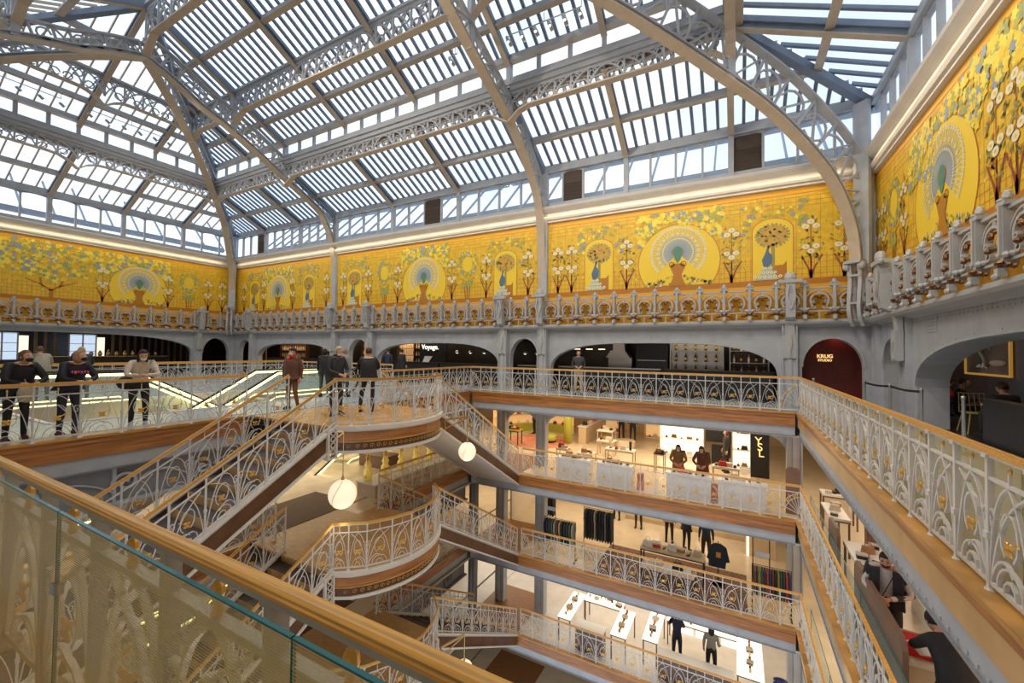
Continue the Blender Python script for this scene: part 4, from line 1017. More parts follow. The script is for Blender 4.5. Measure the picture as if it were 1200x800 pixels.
# trusses --------------------------------------------------------------------
def truss(label, A, B, pts, chord_off=.62):
    """pts: (fraction, z) of the inner flange from wall foot to crown"""
    A, B = Vector((*A, 0)), Vector((*B, 0)); D = B-A; root = E('roof_truss', label, 'truss', (A.x, A.y, pts[0][1]))
    # smooth the polyline (catmull-rom)
    Q = [A+D*t+Vector((0, 0, z)) for t, z in pts]; S = []
    for i in range(len(Q)-1):
        p0, p1, p2, p3 = Q[max(i-1, 0)], Q[i], Q[i+1], Q[min(i+2, len(Q)-1)]
        for k in range(4):
            t = k/4; S.append(.5*((2*p1)+(p2-p0)*t+(2*p0-5*p1+4*p2-p3)*t*t+(3*p1-p0-3*p2+p3)*t**3))
    S.append(Q[-1])
    n = D.normalized().cross(Vector((0, 0, 1)))
    m = MB(); m.sweep(S, .34, .05, n.cross(Vector((0, 0, 1))) if 0 else Vector((0, 0, 1)) ) if 0 else None
    # flange: wide across the truss plane
    def strip(mb, P, w, th, off=0):
        k0 = len(mb.v); N = len(P)
        for i in range(N):
            d = (P[min(i+1, N-1)]-P[max(i-1, 0)]).normalized(); up = n.cross(d); up = -up if up.z < 0 or (abs(up.z) < 1e-3) else up
            # outward = away from hall centre / upward
            out = (d.cross(n)); 
            if out.dot(Vector((-D.x, -D.y, 3)).normalized()) < 0: out = -out
            c = P[i]+out*off
            for a, b in ((-1, -1), (1, -1), (1, 1), (-1, 1)): mb.v.append(tuple(c+n*(w/2*a)+out*(th/2*b)))
        for i in range(N-1):
            for k in range(4): mb.f.append((k0+4*i+k, k0+4*i+(k+1) % 4, k0+4*i+4+(k+1) % 4, k0+4*i+4+k)); mb.m.append(0)
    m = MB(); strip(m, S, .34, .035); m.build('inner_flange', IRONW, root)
    m = MB(); strip(m, S, .05, .16, .09); strip(m, S, .22, .04, .18); m.build('inner_rib', IRON, root)
    outs = []
    for i in range(len(S)):
        d = (S[min(i+1, len(S)-1)]-S[max(i-1, 0)]).normalized(); out = d.cross(n)
        if out.dot(Vector((-D.x, -D.y, 3)).normalized()) < 0: out = -out
        # keep the outer chord below the glazing
        t = (S[i]-A).dot(D)/D.dot(D); zc = (zup if t > TR else zlow)(YB-(YB-YN)*max(0, min(1, t)))-.42
        o = S[i]+out*chord_off
        if o.z > zc: o = S[i]+out*max(.2, chord_off-(o.z-zc))
        tt = (o-A).dot(D)/D.dot(D)
        if tt < .012: o += D*(.012-tt)
        outs.append(o)
    m = MB(); m.sweep(outs, .24, .06, n.cross(Vector((0, 0, 1))) if 0 else (0, 0, 1)); m.build('outer_chord', IRON, root)
    rv = MB()
    for i in range(1, len(S)):
        if i % 2 == 0:
            w = MB(); w.bar(S[i], outs[i], .07, .07, n); w.build('web_post', IRON, root)
            w = MB(); w.bar(S[i-2], outs[i], .05, .06, n) if (i//2) % 2 else w.bar(outs[i-2], S[i], .05, .06, n); w.build('web_diagonal', IRON, root)
            c = (S[i-1]+outs[i-1])/2; r = (S[i-1]-outs[i-1]).length*.30; d = (S[i]-S[i-2]).normalized(); up = n.cross(d)
            if (S[i]-S[i-2]).length > .5:
                w = MB(); w.sweep([c+d*(r*math.cos(a))+up*(r*math.sin(a)) for a in [math.radians(q) for q in range(0, 340, 34)]], .05, .05, n); w.build('web_scroll', IRON, root)
        p, q = S[i-1], S[i]; k = max(1, int((q-p).length/.22))
        for j in range(k):
            c = p.lerp(q, (j+.5)/k)
            for sg in (-1, 1): cc = c+n*(.13*sg)-Vector((0, 0, .02)); rv.box(cc.x-.012, cc.y-.012, cc.z-.014, cc.x+.012, cc.y+.012, cc.z+.01)
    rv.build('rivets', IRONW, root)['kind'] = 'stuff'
    # posts up to the girders and outer rafter on the hip line
    for t, z0 in ((TR, None), (TU, None)):
        base = min(S, key=lambda p: abs((p-A).dot(D)/D.dot(D)-t)); top = A+D*t+Vector((0, 0, zup(YB-(YB-YN)*t)-.15))
        w = MB(); w.bar(Vector((top.x, top.y, base.z)), top, .22, .16, n); w.build('king_post', IRON, root)
    w = MB(); a = A+D*.01; w.bar(a+Vector((0, 0, zlow(YB)-.25)), A+D*TR+Vector((0, 0, zlow(YR)-.25)), .24, .22); w.bar(A+D*TR+Vector((0, 0, zup(YR)-.22)), B+Vector((0, 0, zup(YN)-.22)), .24, .22); w.build('outer_rafter', IRONB, root)
    return root
T64 = [(.012, 4.2), (.02, 5.6), (.038, 7.06), (.08, 8.1), (.162, 8.9), (.324, 9.92), (.46, 10.45), (.584, 10.86), (.78, 11.6), (.92, 12.3), (1, 12.75)]
T39 = [(.012, 4.2), (.014, 6.0), (.034, 7.73), (.09, 8.8), (.15, 9.4), (.37, 10.42), (.516, 11.1), (.68, 11.76), (.79, 12.1), (.89, 12.58), (1, 12.97)]
THL = [(.02, 4.2), (.05, 6.0), (.10, 7.5), (.2, 9.35), (.29, 10.1), (.39, 10.75), (.58, 11.78), (.75, 12.45), (.92, 12.88), (1, 12.97)]
THR = [(.05, 4.2), (.06, 5.4), (.10, 6.62), (.16, 7.57), (.26, 8.66), (.36, 9.38), (.46, 10.05), (.56, 10.66), (.66, 11.2), (.82, 12.0), (1, 12.75)]
truss('curved lattice truss rising from the back wall in the middle of the picture', (XNR, YB), (XNR, YN), T64, .75)
truss('curved lattice truss half on the camera side, continuing the middle one overhead', (XNR, YF), (XNR, YN), T64)
truss('curved lattice truss rising from the back wall right of the far corner', (XNL, YB), (XNL, YN), T39, .95)
truss('lattice truss crossing the upper left corner on the camera side', (XNL, YF), (XNL, YN), T39)
truss('diagonal hip truss rising from the far left corner', (XL, YB), (XNL, YN), THL, .85)
truss('diagonal hip truss at the extreme upper left, camera side', (XL, YF), (XNL, YN), THL)
truss('great diagonal hip truss curving up from the far right corner', (XR, YB), (XNR, YN), THR, 1.35)
# corner console under the right hip truss, corner pilasters
for nm, x, y, a in (('right', XR-.45, YB-.45, math.radians(-40)), ('left', XL+.45, YB-.45, math.radians(45))):
    r = E('console', 'tall sculpted openwork console carrying the hip truss in the far %s corner' % nm, 'console', (x, y, 0), a); m = MB()
    for s in (-1, 1):
        m.sweep([(s*.13, q[0], q[1]) for q in bez((-.10, 2.55), (-.55, 3.0), (-.10, 3.6), (-.28, 4.35), 10)], .07, .10, (1, 0, 0))
        m.sweep([(s*.13, q[0], q[1]) for q in bez((.1, 2.7), (-.25, 3.1), (.15, 3.7), (-.05, 4.3), 10)], .05, .08, (1, 0, 0)); m.ball((s*.2, -.30, 4.3), .1, .1, .12, 8, 5)
    m.box(-.17, -.33, 3.18, .17, -.05, 3.24); m.box(-.17, -.3, 4.0, .17, -.1, 4.06); m.box(-.22, -.42, 4.38, .22, -.1, 4.46)
    m.build('openwork', RAILG, r, world=False); m = MB(); m.box(-.2, .05, 2.8, .2, .2, 9.3); m.build('pilaster', IRON, r, world=False)
for nm, x in (('middle', XNR), ('left', XNL)):
    r = E('pilaster', 'riveted iron pilaster behind the %s truss on the mural' % nm, 'pilaster', (x+.12, YB-.08, 2.7)); m = MB(); m.box(x+.0, YB-.16, 2.7, x+.24, YB+.01, 9.4); m.build('shaft', IRON, r)
    m = MB()
    for k in range(46): m.box(x+.19, YB-.17, 2.8+k*.143, x+.21, YB-.155, 2.82+k*.143)
    m.build('rivets', IRON, r)['kind'] = 'stuff'
# stage spotlights on rails under the purlins
sp = MB(); sp.lathe([(.05, 0), (.06, .03), (.06, .20), (.03, .23)], (0, 0, 0), 10); spm = sp.mesh('housing', [STEEL])
sl = MB(); sl.lathe([(.048, -.004), (.048, .002)], (0, 0, 0), 10); slm = sl.mesh('lens', [LAMPW])
def spots(p0, p1, n, label, group, both=True):
    for k in range(n):
        p = Vector(p0).lerp(Vector(p1), k/(max(1, n-1)))
        for s in ((-1, 1) if both else (1,)):
            r = E('spotlight', '%s, %s from left%s' % (label, ORD[k], '' if not both else (', nearer one' if s < 0 else ', farther one')), 'spotlight', p+Vector((0, .12*s-.0, -.32)), 0, group); r.rotation_euler = (math.radians(25*s+20), math.radians(-15), 0)
            inst('housing', spm, r, Matrix.Identity(4)); inst('lens', slm, r, Matrix.Identity(4))
    m = MB(); m.tube([p0, p1], .02, 5)
    for k in range(3): p = Vector(p0).lerp(Vector(p1), k/2); m.tube([p, p+Vector((0, 0, .3))], .012, 4)
    tag(m.build('lamp_rail', IRON), 'thin lamp rail holding the spotlights %s' % group.split('spotlights ')[1], 'rail')
def SP(x, Y, dz): return (x, Y, zup(Y)-dz)
spots(SP(-6.7, 12.0, .55), SP(-4.2, 12.0, .55), 6, 'round spotlight in the cluster at top centre', 'spotlights at top centre')
spots(SP(-9.0, 11.9, .6), SP(-8.8, 11.9, .6), 1, 'small round spotlight beside the middle truss', 'spotlights beside the middle truss')
spots(SP(-21.9, 11.9, .6), SP(-20.8, 11.9, .6), 3, 'small spotlight hanging right of the left truss', 'spotlights near the left truss')
for k, (ya_, yb_) in enumerate(((3.2, 6.3), (7.2, 10.2))):
    x = XL+(XNL-XL)*((YB-11.9)/(YB-YN)); spots((x, ya_, zup(11.9)-.5), (x, yb_, zup(11.9)-.5), 6, 'dark spotlight under the left end slope, %s row' % ('near' if k == 0 else 'far'), 'spotlights under the left end slope, %s row' % ('near' if k == 0 else 'far'), False)
spots((XRR-.0, 9.8, 10.9), (XRR-.0, 10.6, 10.9), 3, 'spotlight stacked by the girder at top right', 'spotlights at top right', False)
# ================================================================ people
_pm = {}
def cmat(c, r=.7):
    k = tuple(round(x, 3) for x in c)
    if k not in _pm: _pm[k] = mat('cloth_%d' % len(_pm), c, r, noise=.12, nscale=25)
    return _pm[k]
def head_mesh(mb, c, tilt, yaw, skin_i, hair_i, hair='short', mask=None, hat=None, eye_i=0, sc=1.0, lip_i=0):
    Rm = Matrix.Rotation(yaw, 3, 'Z')@Matrix.Rotation(tilt, 3, 'X')
    def T(x, y, z): return Vector(c)+Rm@Vector((x*sc, y*sc, z*sc))
    def blob(x, y, z, rx, ry, rz, mi, k=12, rg=9, fn=None):
        n = len(mb.v)
        for i in range(rg+1):
            for a in range(k):
                ph = math.pi*i/rg; t = 2*math.pi*a/k
                px, py, pz = x+rx*math.sin(ph)*math.cos(t), y+ry*math.sin(ph)*math.sin(t), z-rz*math.cos(ph)
                if fn: px, py, pz = fn(px, py, pz)
                mb.v.append(tuple(T(px, py, pz)))
        for i in range(rg):
            for a in range(k): mb.f.append((n+k*i+a, n+k*i+(a+1) % k, n+k*(i+1)+(a+1) % k, n+k*(i+1)+a)); mb.m.append(mi)
    def skull(x, y, z):
        if z < 0: f = 1+z*2.6*.8; x *= max(.6, 1+z*2.2); y = y*(max(.75, 1+z*1.2)) + (.012 if y > 0 else -.01*0)
        return x, y, z
    blob(0, 0, 0, .074, .092, .115, skin_i, 14, 10, skull)
    blob(0, .092, -.015, .012, .018, .024, skin_i, 6, 5); blob(0, .082, .01, .008, .014, .03, skin_i, 6, 5)      # nose
    for s in (-1, 1):
        blob(s*.074, -.005, -.005, .010, .018, .028, skin_i, 6, 5)                                         # ears
        blob(s*.030, .078, .018, .013, .010, .008, eye_i, 6, 4); blob(s*.030, .082, .034, .018, .008, .005, hair_i, 6, 4)  # eyes and brows
    blob(0, .082, -.055, .022, .010, .007, lip_i, 8, 4)
    if mask is not None:
        blob(0, .055, -.048, .058, .052, .045, mask, 10, 7)
        for s in (-1, 1): mb.bar(T(s*.055, .05, -.035), T(s*.076, 0, -.0), .004, .004, mi=mask)
    def hairf(x, y, z):
        if y > .03 and z < .055: y = .03-(.055-z)*.3
        if z < -.03 and hair == 'short': z = -.03; 
        return x, y, z
    blob(0, -.012, .022, .083, .098, .112, hair_i, 14, 9, hairf)
    if hair == 'long': blob(0, -.055, -.09, .088, .05, .14, hair_i, 12, 7); blob(-.072, .0, -.05, .026, .045, .11, hair_i, 8, 6); blob(.072, .0, -.05, .026, .045, .11, hair_i, 8, 6)
    if hair == 'bun': blob(0, -.09, .07, .04, .035, .035, hair_i, 8, 6)
    if hair == 'bob': blob(0, -.03, -.03, .092, .075, .09, hair_i, 12, 7, lambda x, y, z: (x, min(y, .025), z))
    if hair == 'hood': blob(0, -.035, .0, .105, .10, .13, hat, 12, 8, lambda x, y, z: (x, min(y, .045), z))
    if hat is not None and hair != 'hood': blob(0, -.005, .06, .088, .10, .075, hat, 12, 6)
def hand(mb, w, d, up, mi, s, r=1.0):
    """palm and five curled fingers; w wrist, d direction, up back of hand"""
    w = Vector(w); d = Vector(d).normalized(); x = d.cross(Vector(up)).normalized(); u = x.cross(d)
    n = len(mb.v)
    mb.tube([w-d*.02, w+d*.02, w+d*.06, w+d*.085], [.024*r, .030*r, .036*r, .030*r], 8, mi)
    for k, ln in enumerate((.060, .072, .068, .052)):
        o = w+d*.082+x*((k-1.5)*.019); c = .5
        mb.tube([o, o+d*ln*.45-u*.006, o+d*ln*.78-u*.022, o+d*ln*.92-u*.042], [.0095, .009, .008, .006], 5, mi)
    o = w+d*.03+x*(-s*.03)
    mb.tube([o, o+d*.03-x*s*.024-u*.006, o+d*.058-x*s*.026-u*.016], [.012, .010, .008], 5, mi)
STAND = dict(pel=(0, 0, .95), sp=(0, 0, 1.13), ch=(0, .0, 1.33), nk=(0, 0, 1.46), hd=(0, .02, 1.60),
             sL=(-.175, 0, 1.41), eL=(-.23, -.02, 1.13), wL=(-.24, .06, .90), sR=(.175, 0, 1.41), eR=(.23, -.02, 1.13), wR=(.24, .06, .90),
             hL=(-.09, 0, .90), kL=(-.11, .02, .50), aL=(-.12, -.02, .08), tL=(-.13, .13, .03), hR=(.09, 0, .90), kR=(.11, .02, .50), aR=(.12, -.02, .08), tR=(.13, .13, .03))
def person(label, loc, rz, pose=None, top=(.02, .02, .02), legs=(.02, .02, .025), shoe=(.02, .02, .02), hairc=(.05, .03, .02), skin=None, hair='short', mask=None, hat=None, tilt=0, yaw=0, coat=None, scarf=None, height=1.70, bag=None, sleeves=True, group=None, thick=1.0, cat='person', extra=None, bare_arm=False):
    J = dict(STAND); J.update(pose or {}); J = {k: Vector(v) for k, v in J.items()}
    skinm = skin or SKIN
    r = E('person', label, cat, loc, rz, group); sc = height/1.72; r.scale = (sc, sc, sc)
    # one continuous body grown with a skin modifier
    order = ['pel', 'sp', 'ch', 'nk', 'hb']; J['hb'] = J['nk'].lerp(J['hd'], .55)
    names = ['pel', 'sp', 'ch', 'nk', 'hb', 'sL', 'eL', 'wL', 'sR', 'eR', 'wR', 'hL', 'kL', 'aL', 'tL', 'hR', 'kR', 'aR', 'tR']
    R = dict(pel=(.155, .115), sp=(.135, .10), ch=(.16, .115), nk=(.055, .055), hb=(.05, .05), sL=(.068, .07), eL=(.05, .05), wL=(.032, .032), sR=(.068, .07), eR=(.05, .05), wR=(.032, .032),
             hL=(.095, .10), kL=(.062, .065), aL=(.042, .045), tL=(.035, .03), hR=(.095, .10), kR=(.062, .065), aR=(.042, .045), tR=(.035, .03))
    ed = [('pel', 'sp'), ('sp', 'ch'), ('ch', 'nk'), ('nk', 'hb'), ('ch', 'sL'), ('sL', 'eL'), ('eL', 'wL'), ('ch', 'sR'), ('sR', 'eR'), ('eR', 'wR'), ('pel', 'hL'), ('hL', 'kL'), ('kL', 'aL'), ('aL', 'tL'), ('pel', 'hR'), ('hR', 'kR'), ('kR', 'aR'), ('aR', 'tR')]
    me = bpy.data.meshes.new('skel'); ix = {n: i for i, n in enumerate(names)}
    me.from_pydata([J[n] for n in names], [(ix[a], ix[b]) for a, b in ed], [])
    o = bpy.data.objects.new('skel', me); COL.objects.link(o)
    md = o.modifiers.new('s', 'SKIN'); md.use_smooth_shade = True; ss = o.modifiers.new('u', 'SUBSURF'); ss.levels = 1; ss.render_levels = 1
    if not me.skin_vertices: pass
    bmx = bmesh.new(); bmx.from_mesh(me); lay = bmx.verts.layers.skin.verify(); bmx.verts.ensure_lookup_table()
    for n, i in ix.items():
        bmx.verts[i][lay].radius = tuple(q*(thick if n in ('pel', 'sp', 'ch', 'sL', 'sR', 'eL', 'eR') else 1) for q in R[n]); bmx.verts[i][lay].use_root = (n == 'pel')
    bmx.to_mesh(me); bmx.free()
    dg = bpy.context.evaluated_depsgraph_get(); ev = o.evaluated_get(dg); m2 = bpy.data.meshes.new_from_object(ev)
    mb = MB(); base = [tuple(v.co) for v in m2.vertices]; mb.v = base
    bones = [(ed_, J[ed_[0]], J[ed_[1]]) for ed_ in ed]
    def region(p):
        best, bi, bt = 9, None, 0
        for e_, a, b in bones:
            ab = b-a; t = max(0, min(1, (p-a).dot(ab)/max(1e-6, ab.dot(ab)))); dd = (p-(a+ab*t)).length
            if dd < best: best, bi, bt = dd, e_, t
        b = bi
        if b in (('ch', 'nk'),): return 1 if bt < .93 else 0
        if b == ('nk', 'hb'): return 0
        if b[1] in ('wL', 'wR'): return (1 if bt < (.9 if not bare_arm else 0) else 0)
        if b[1] in ('hL', 'hR', 'kL', 'kR'): return 2
        if b[1] in ('aL', 'aR'): return 2 if bt < .93 else 3
        if b[1] in ('tL', 'tR'): return 3
        if b[1] == 'sp': return 2 if bt < .2 else 1
        return 1
    for f in m2.polygons:
        mb.f.append(tuple(f.vertices)); c = f.center; mb.m.append(region(Vector(c)))
    bpy.data.objects.remove(o); bpy.data.meshes.remove(m2); bpy.data.meshes.remove(me)
    mats = [skinm, cmat(top), cmat(legs), cmat(shoe), cmat(hairc), BLACK, cmat((.45, .14, .12))]
    for s_, n in ((-1, 'L'), (1, 'R')):
        d = J['w'+n]-J['e'+n]; hand(mb, J['w'+n], d, (pose or {}).get('up'+n, Vector((s_*.8, 0, .6)) if abs(d.z) > .1*1 and abs(d.z) > abs(d.y) else Vector((0, 0, 1))), 0, s_)
    # shoes
    for n in 'LR':
        a, t = J['a'+n], J['t'+n]; mb.tube([a+Vector((0, -.04, -.045)), (a+t)/2+Vector((0, 0, -.02)), t+Vector((0, .02, -.0))], [.042, .045, .03], 8, 3)
    hm = [None]
    mi_mask = None
    if mask: mats.append(cmat(mask)); mi_mask = len(mats)-1
    mi_hat = None
    if hat: mats.append(cmat(hat)); mi_hat = len(mats)-1
    hb = MB(); head_mesh(hb, J['hd'], tilt, yaw, 0, 4, hair, mi_mask, mi_hat, 5, 1.0, 6)
    # head joined to the body mesh so that the figure is one surface set; hair and mask faces become children
    def split(sel, name, smooth=True):
        q = MB(); q.v = list(hb.v); q.f = [f for f, m_ in zip(hb.f, hb.m) if sel(m_)]; q.m = [m_ for m_ in hb.m if sel(m_)]
        used = sorted({i for f in q.f for i in f}); mp = {i: k for k, i in enumerate(used)}
        q.v = [q.v[i] for i in used]; q.f = [tuple(mp[i] for i in f) for f in q.f]; return q
    bodyh = split(lambda m_: m_ in (0, 5, 6), 'h'); n0 = len(mb.v); mb.v += bodyh.v; mb.f += [tuple(i+n0 for i in f) for f in bodyh.f]; mb.m += bodyh.m
    mb.build('body', mats, r, world=False, smooth=True)
    q = split(lambda m_: m_ == 4, 'hair'); 
    if q.f: q.m = [0]*len(q.f); q.build('hair', mats[4], r, world=False, smooth=True)
    if mi_mask: q = split(lambda m_: m_ == mi_mask, 'm'); q.m = [0]*len(q.f); q.build('face_mask', mats[mi_mask], r, world=False, smooth=True)
    if mi_hat: q = split(lambda m_: m_ == mi_hat, 'm'); q.m = [0]*len(q.f); q.build('hat' if hair != 'hood' else 'hood', mats[mi_hat], r, world=False, smooth=True)
    if coat:
        cc, ln = coat; m = MB(); pe, ch, sp_ = J['pel'], J['ch'], J['sp']
        kz = min(J['kL'].z, J['kR'].z); bot = Vector((0, (J['kL'].y+J['kR'].y)/2*.8, kz)) if ln > .4 else pe+Vector((0, 0, -.16))
        bot = pe.lerp(Vector(((J['kL'].x+J['kR'].x)/2, (J['kL'].y+J['kR'].y)/2, kz)), ln)
        P = [ch+Vector((0, 0, .06)), ch, sp_, pe, pe.lerp(bot, .5), bot]; RR = [.12, .185, .175, .19, .205, .22]
        n = 14; k0 = len(m.v)
        for p, rr in zip(P, RR):
            for a in range(n): t = 2*math.pi*a/n; wob = 1+.05*math.sin(5*t+rr*40); m.v.append((p.x+rr*thick*math.cos(t)*wob, p.y+rr*.72*thick*math.sin(t)*wob, p.z))
        for i in range(len(P)-1):
            for a in range(n): m.f.append((k0+n*i+a, k0+n*i+(a+1) % n, k0+n*(i+1)+(a+1) % n, k0+n*(i+1)+a)); m.m.append(0)
        m.build('coat', cmat(cc), r, world=False, smooth=True)
    if scarf:
        m = MB(); c = J['nk']+Vector((0, 0, .02)); m.tube([c+Vector((.075*math.cos(t), .07*math.sin(t)+.01, .012*math.sin(2*t))) for t in [math.radians(q) for q in range(0, 360, 30)]], .032, 7, closed=True)
        m.tube([c+Vector((.03, .08, -.01)), c+Vector((.04, .125, -.08)), c+Vector((.05, .13, -.18))], [.03, .03, .02], 6); m.build('scarf', cmat(scarf), r, world=False, smooth=True)
    if bag:
        bc, (bx, by, bz), (w_, d_, h_) = bag; m = MB(); m.ball((bx, by, bz), w_, d_, h_, 10, 7); m.build('shoulder_bag', cmat(bc), r, world=False, smooth=True)
        m = MB(); m.tube([(bx, by, bz+h_), (bx*.4, .14, 1.2), (-bx*.4 if bx else .1, .06, 1.45)], .009, 4); m.build('bag_strap', cmat(bc), r, world=False)
    if extra: extra(r)
    return r
import bmesh
def lean(arm=.38, low=1.06, hy=.10):   # leaning on a rail in front (+y)
    return dict(sp=(0, .03, 1.12), ch=(0, .12, 1.30), nk=(0, .19, 1.41), hd=(0, .27, 1.53), sL=(-.17, .15, 1.37), sR=(.17, .15, 1.37), eL=(-.27, .28, 1.12), eR=(.27, .28, 1.12), wL=(-.10, .42, low), wR=(.10, .42, low))
LEAN = lean()
# --- top floor
phone = lambda r: MB() and None
person('woman in brown quilted jacket, brown trousers, red scarf and dark cap standing by the stairs', (-10.86, 7.28, 0), math.radians(-165), dict(wL=(-.27, .02, .86), wR=(.27, .04, .86), eL=(-.27, -.03, 1.12), eR=(.27, -.02, 1.12), kL=(-.15, .06, .5), aL=(-.19, -.02, .08), tL=(-.22, .13, .03)), (.12, .045, .02), (.20, .07, .03), (.02, .02, .02), hat=(.05, .02, .02), mask=(.85, .85, .85), scarf=(.75, .03, .02), coat=((.12, .045, .02), .22), height=1.70, thick=1.35)
def tablet(r):
    m = MB(); m.box(-.09, .40, 1.03, .09, .42, 1.09); m.build('phone', BLACK, r, world=False)
person('blond person in dark coat and white mask looking down on the stair landing', (-8.9, 7.15, 0), math.radians(-100), dict(hd=(0, .09, 1.58), wL=(-.06, .30, 1.02), wR=(.06, .30, 1.02), eL=(-.24, .08, 1.12), eR=(.24, .08, 1.12)), (.03, .028, .03), (.03, .03, .04), (.10, .05, .03), (.62, .45, .25), hair='short', mask=(.85, .85, .85), tilt=-.35, coat=((.03, .028, .03), .35), height=1.76, scarf=(.06, .06, .07))
person('person in black coat and brown cap seen from behind on the stair landing', (-8.75, 8.05, 0), math.radians(50), dict(wL=(-.10, .32, 1.10), wR=(.10, .32, 1.10), eL=(-.28, .1, 1.18), eR=(.28, .1, 1.18), kL=(-.16, .04, .5), aL=(-.20, -.02, .08)), (.015, .015, .016), (.02, .02, .025), hat=(.12, .05, .03), hair='short', coat=((.015, .015, .016), .3), height=1.72, thick=1.2)
person('dark-haired woman in cream sweater and white mask leaning on the rail with a phone', (-11.10, 4.0, 0), math.radians(-100), dict(LEAN, wL=(-.03, .38, 1.12), wR=(.06, .38, 1.12)), (.70, .60, .48), (.02, .02, .02), (.5, .5, .5), (.03, .015, .012), hair='long', mask=(.85, .87, .9), tilt=-.35, height=1.68, bag=((.02, .02, .02), (.22, .05, .95), (.16, .10, .14)))
person('person in black jacket with pink lettering and black mask leaning on the left rail', (-11.12, 2.95, 0), math.radians(-75), LEAN, (.012, .012, .02), (.03, .03, .05), (.12, .02, .02), (.40, .22, .12), hair='bob', mask=(.01, .01, .01), tilt=.15, yaw=.5, height=1.66, thick=1.2, coat=((.012, .012, .02), .15),
       extra=lambda r: [(lambda m, c: (m.box(-.14+.05*k, .285, 1.20+.02*(k % 2), -.11+.05*k, .30, 1.26), m.build('lettering', c, r, world=False)))(MB(), cmat(((.8, .08, .3), (.75, .2, .1), (.6, .1, .5))[k % 3])) for k in range(6)])
person('brown-haired woman in black coat and black mask at the far left of the rail', (-11.12, 2.30, 0), math.radians(-80), LEAN, (.012, .012, .014), (.015, .015, .02), (.10, .02, .02), (.16, .07, .03), hair='bun', mask=(.01, .01, .01), tilt=.1, yaw=.3, height=1.66, thick=1.15, coat=((.012, .012, .014), .3), bag=((.60, .52, .38), (-.05, .20, .86), (.13, .08, .16)))
person('person in grey coat seen from behind at the left escalator rail', (-18.4, 4.3, 0), math.radians(90), LEAN, (.35, .31, .25), (.05, .05, .06), hairc=(.12, .07, .04), hair='short', height=1.72, coat=((.35, .31, .25), .4))
person('blond woman in dark coat seen from behind at the left escalator rail', (-17.8, 5.0, 0), math.radians(80), LEAN, (.02, .02, .025), (.03, .03, .04), hairc=(.45, .32, .16), hair='long', height=1.72, thick=1.1, coat=((.02, .02, .025), .4))
person('person in black coat at the escalator top, back turned', (-12.7, 9.7, 0), math.radians(30), None, (.012, .012, .014), (.04, .05, .07), hairc=(.02, .02, .02), hair='hood', hat=(.012, .012, .014), height=1.68, coat=((.012, .012, .014), .3))
person('person in black and white checked coat at the escalator top', (-12.15, 10.1, 0), math.radians(10), None, (.25, .26, .28), (.05, .06, .08), hairc=(.25, .2, .15), hair='short', height=1.68, coat=((.25, .26, .28), .35))
person('man in blue jacket standing before the bottle shelves', (-15.6, 15.6, 0), math.radians(20), None, (.02, .03, .07), (.02, .02, .03), hairc=(.05, .04, .04), height=1.72, mask=(.4, .55, .7))
person('customer in black coat left of the sign reading Voyage', (-14.75, 15.7, 0), 0, None, (.015, .015, .016), (.02, .02, .02), hairc=(.03, .02, .02), height=1.70, coat=((.015, .015, .016), .4), thick=1.1)
person('cook in dark vest and pale apron behind the rail at the kitchen', (-5.35, 15.3, 0), math.radians(200), dict(wL=(-.1, .28, 1.1), wR=(.1, .28, 1.1)), (.05, .05, .06), (.50, .40, .30), hairc=(.02, .02, .02), height=1.74)
SIT = dict(pel=(0, 0, .52), sp=(0, .02, .72), ch=(0, .05, .92), nk=(0, .08, 1.04), hd=(0, .12, 1.18), sL=(-.17, .05, 1.0), sR=(.17, .05, 1.0), eL=(-.25, .12, .76), eR=(.25, .12, .76), wL=(-.14, .34, .80), wR=(.14, .34, .80),
           hL=(-.09, .02, .50), hR=(.09, .02, .50), kL=(-.12, .42, .52), kR=(.12, .42, .52), aL=(-.12, .42, .08), aR=(.12, .42, .08), tL=(-.12, .56, .03), tR=(.12, .56, .03))
SITL = {k: ((v[0], v[1], v[2]-.14) if k in ('pel','sp','ch','nk','hd','sL','sR','eL','eR','wL','wR','hL','hR') else v) for k, v in SIT.items()}
person('man in black sweater seated in profile at the restaurant table under the picture', (4.65, 13.85, 0), math.radians(-115), SITL, (.014, .014, .016), (.02, .02, .02), hairc=(.06, .035, .02), height=1.74)
person('brown-haired diner in black jacket, back half turned, right of the man in profile', (4.75, 12.0, 0), math.radians(15), SITL, (.012, .012, .016), (.02, .02, .02), hairc=(.07, .03, .015), height=1.74)
person('diner in red top leaning over at the back of the restaurant', (4.9, 15.7, 0), math.radians(-60), dict(SITL, ch=(0, .15, .78), nk=(0, .25, .88), hd=(0, .33, .98)), (.5, .01, .02), (.02, .02, .02), hairc=(.05, .03, .02), height=1.68)
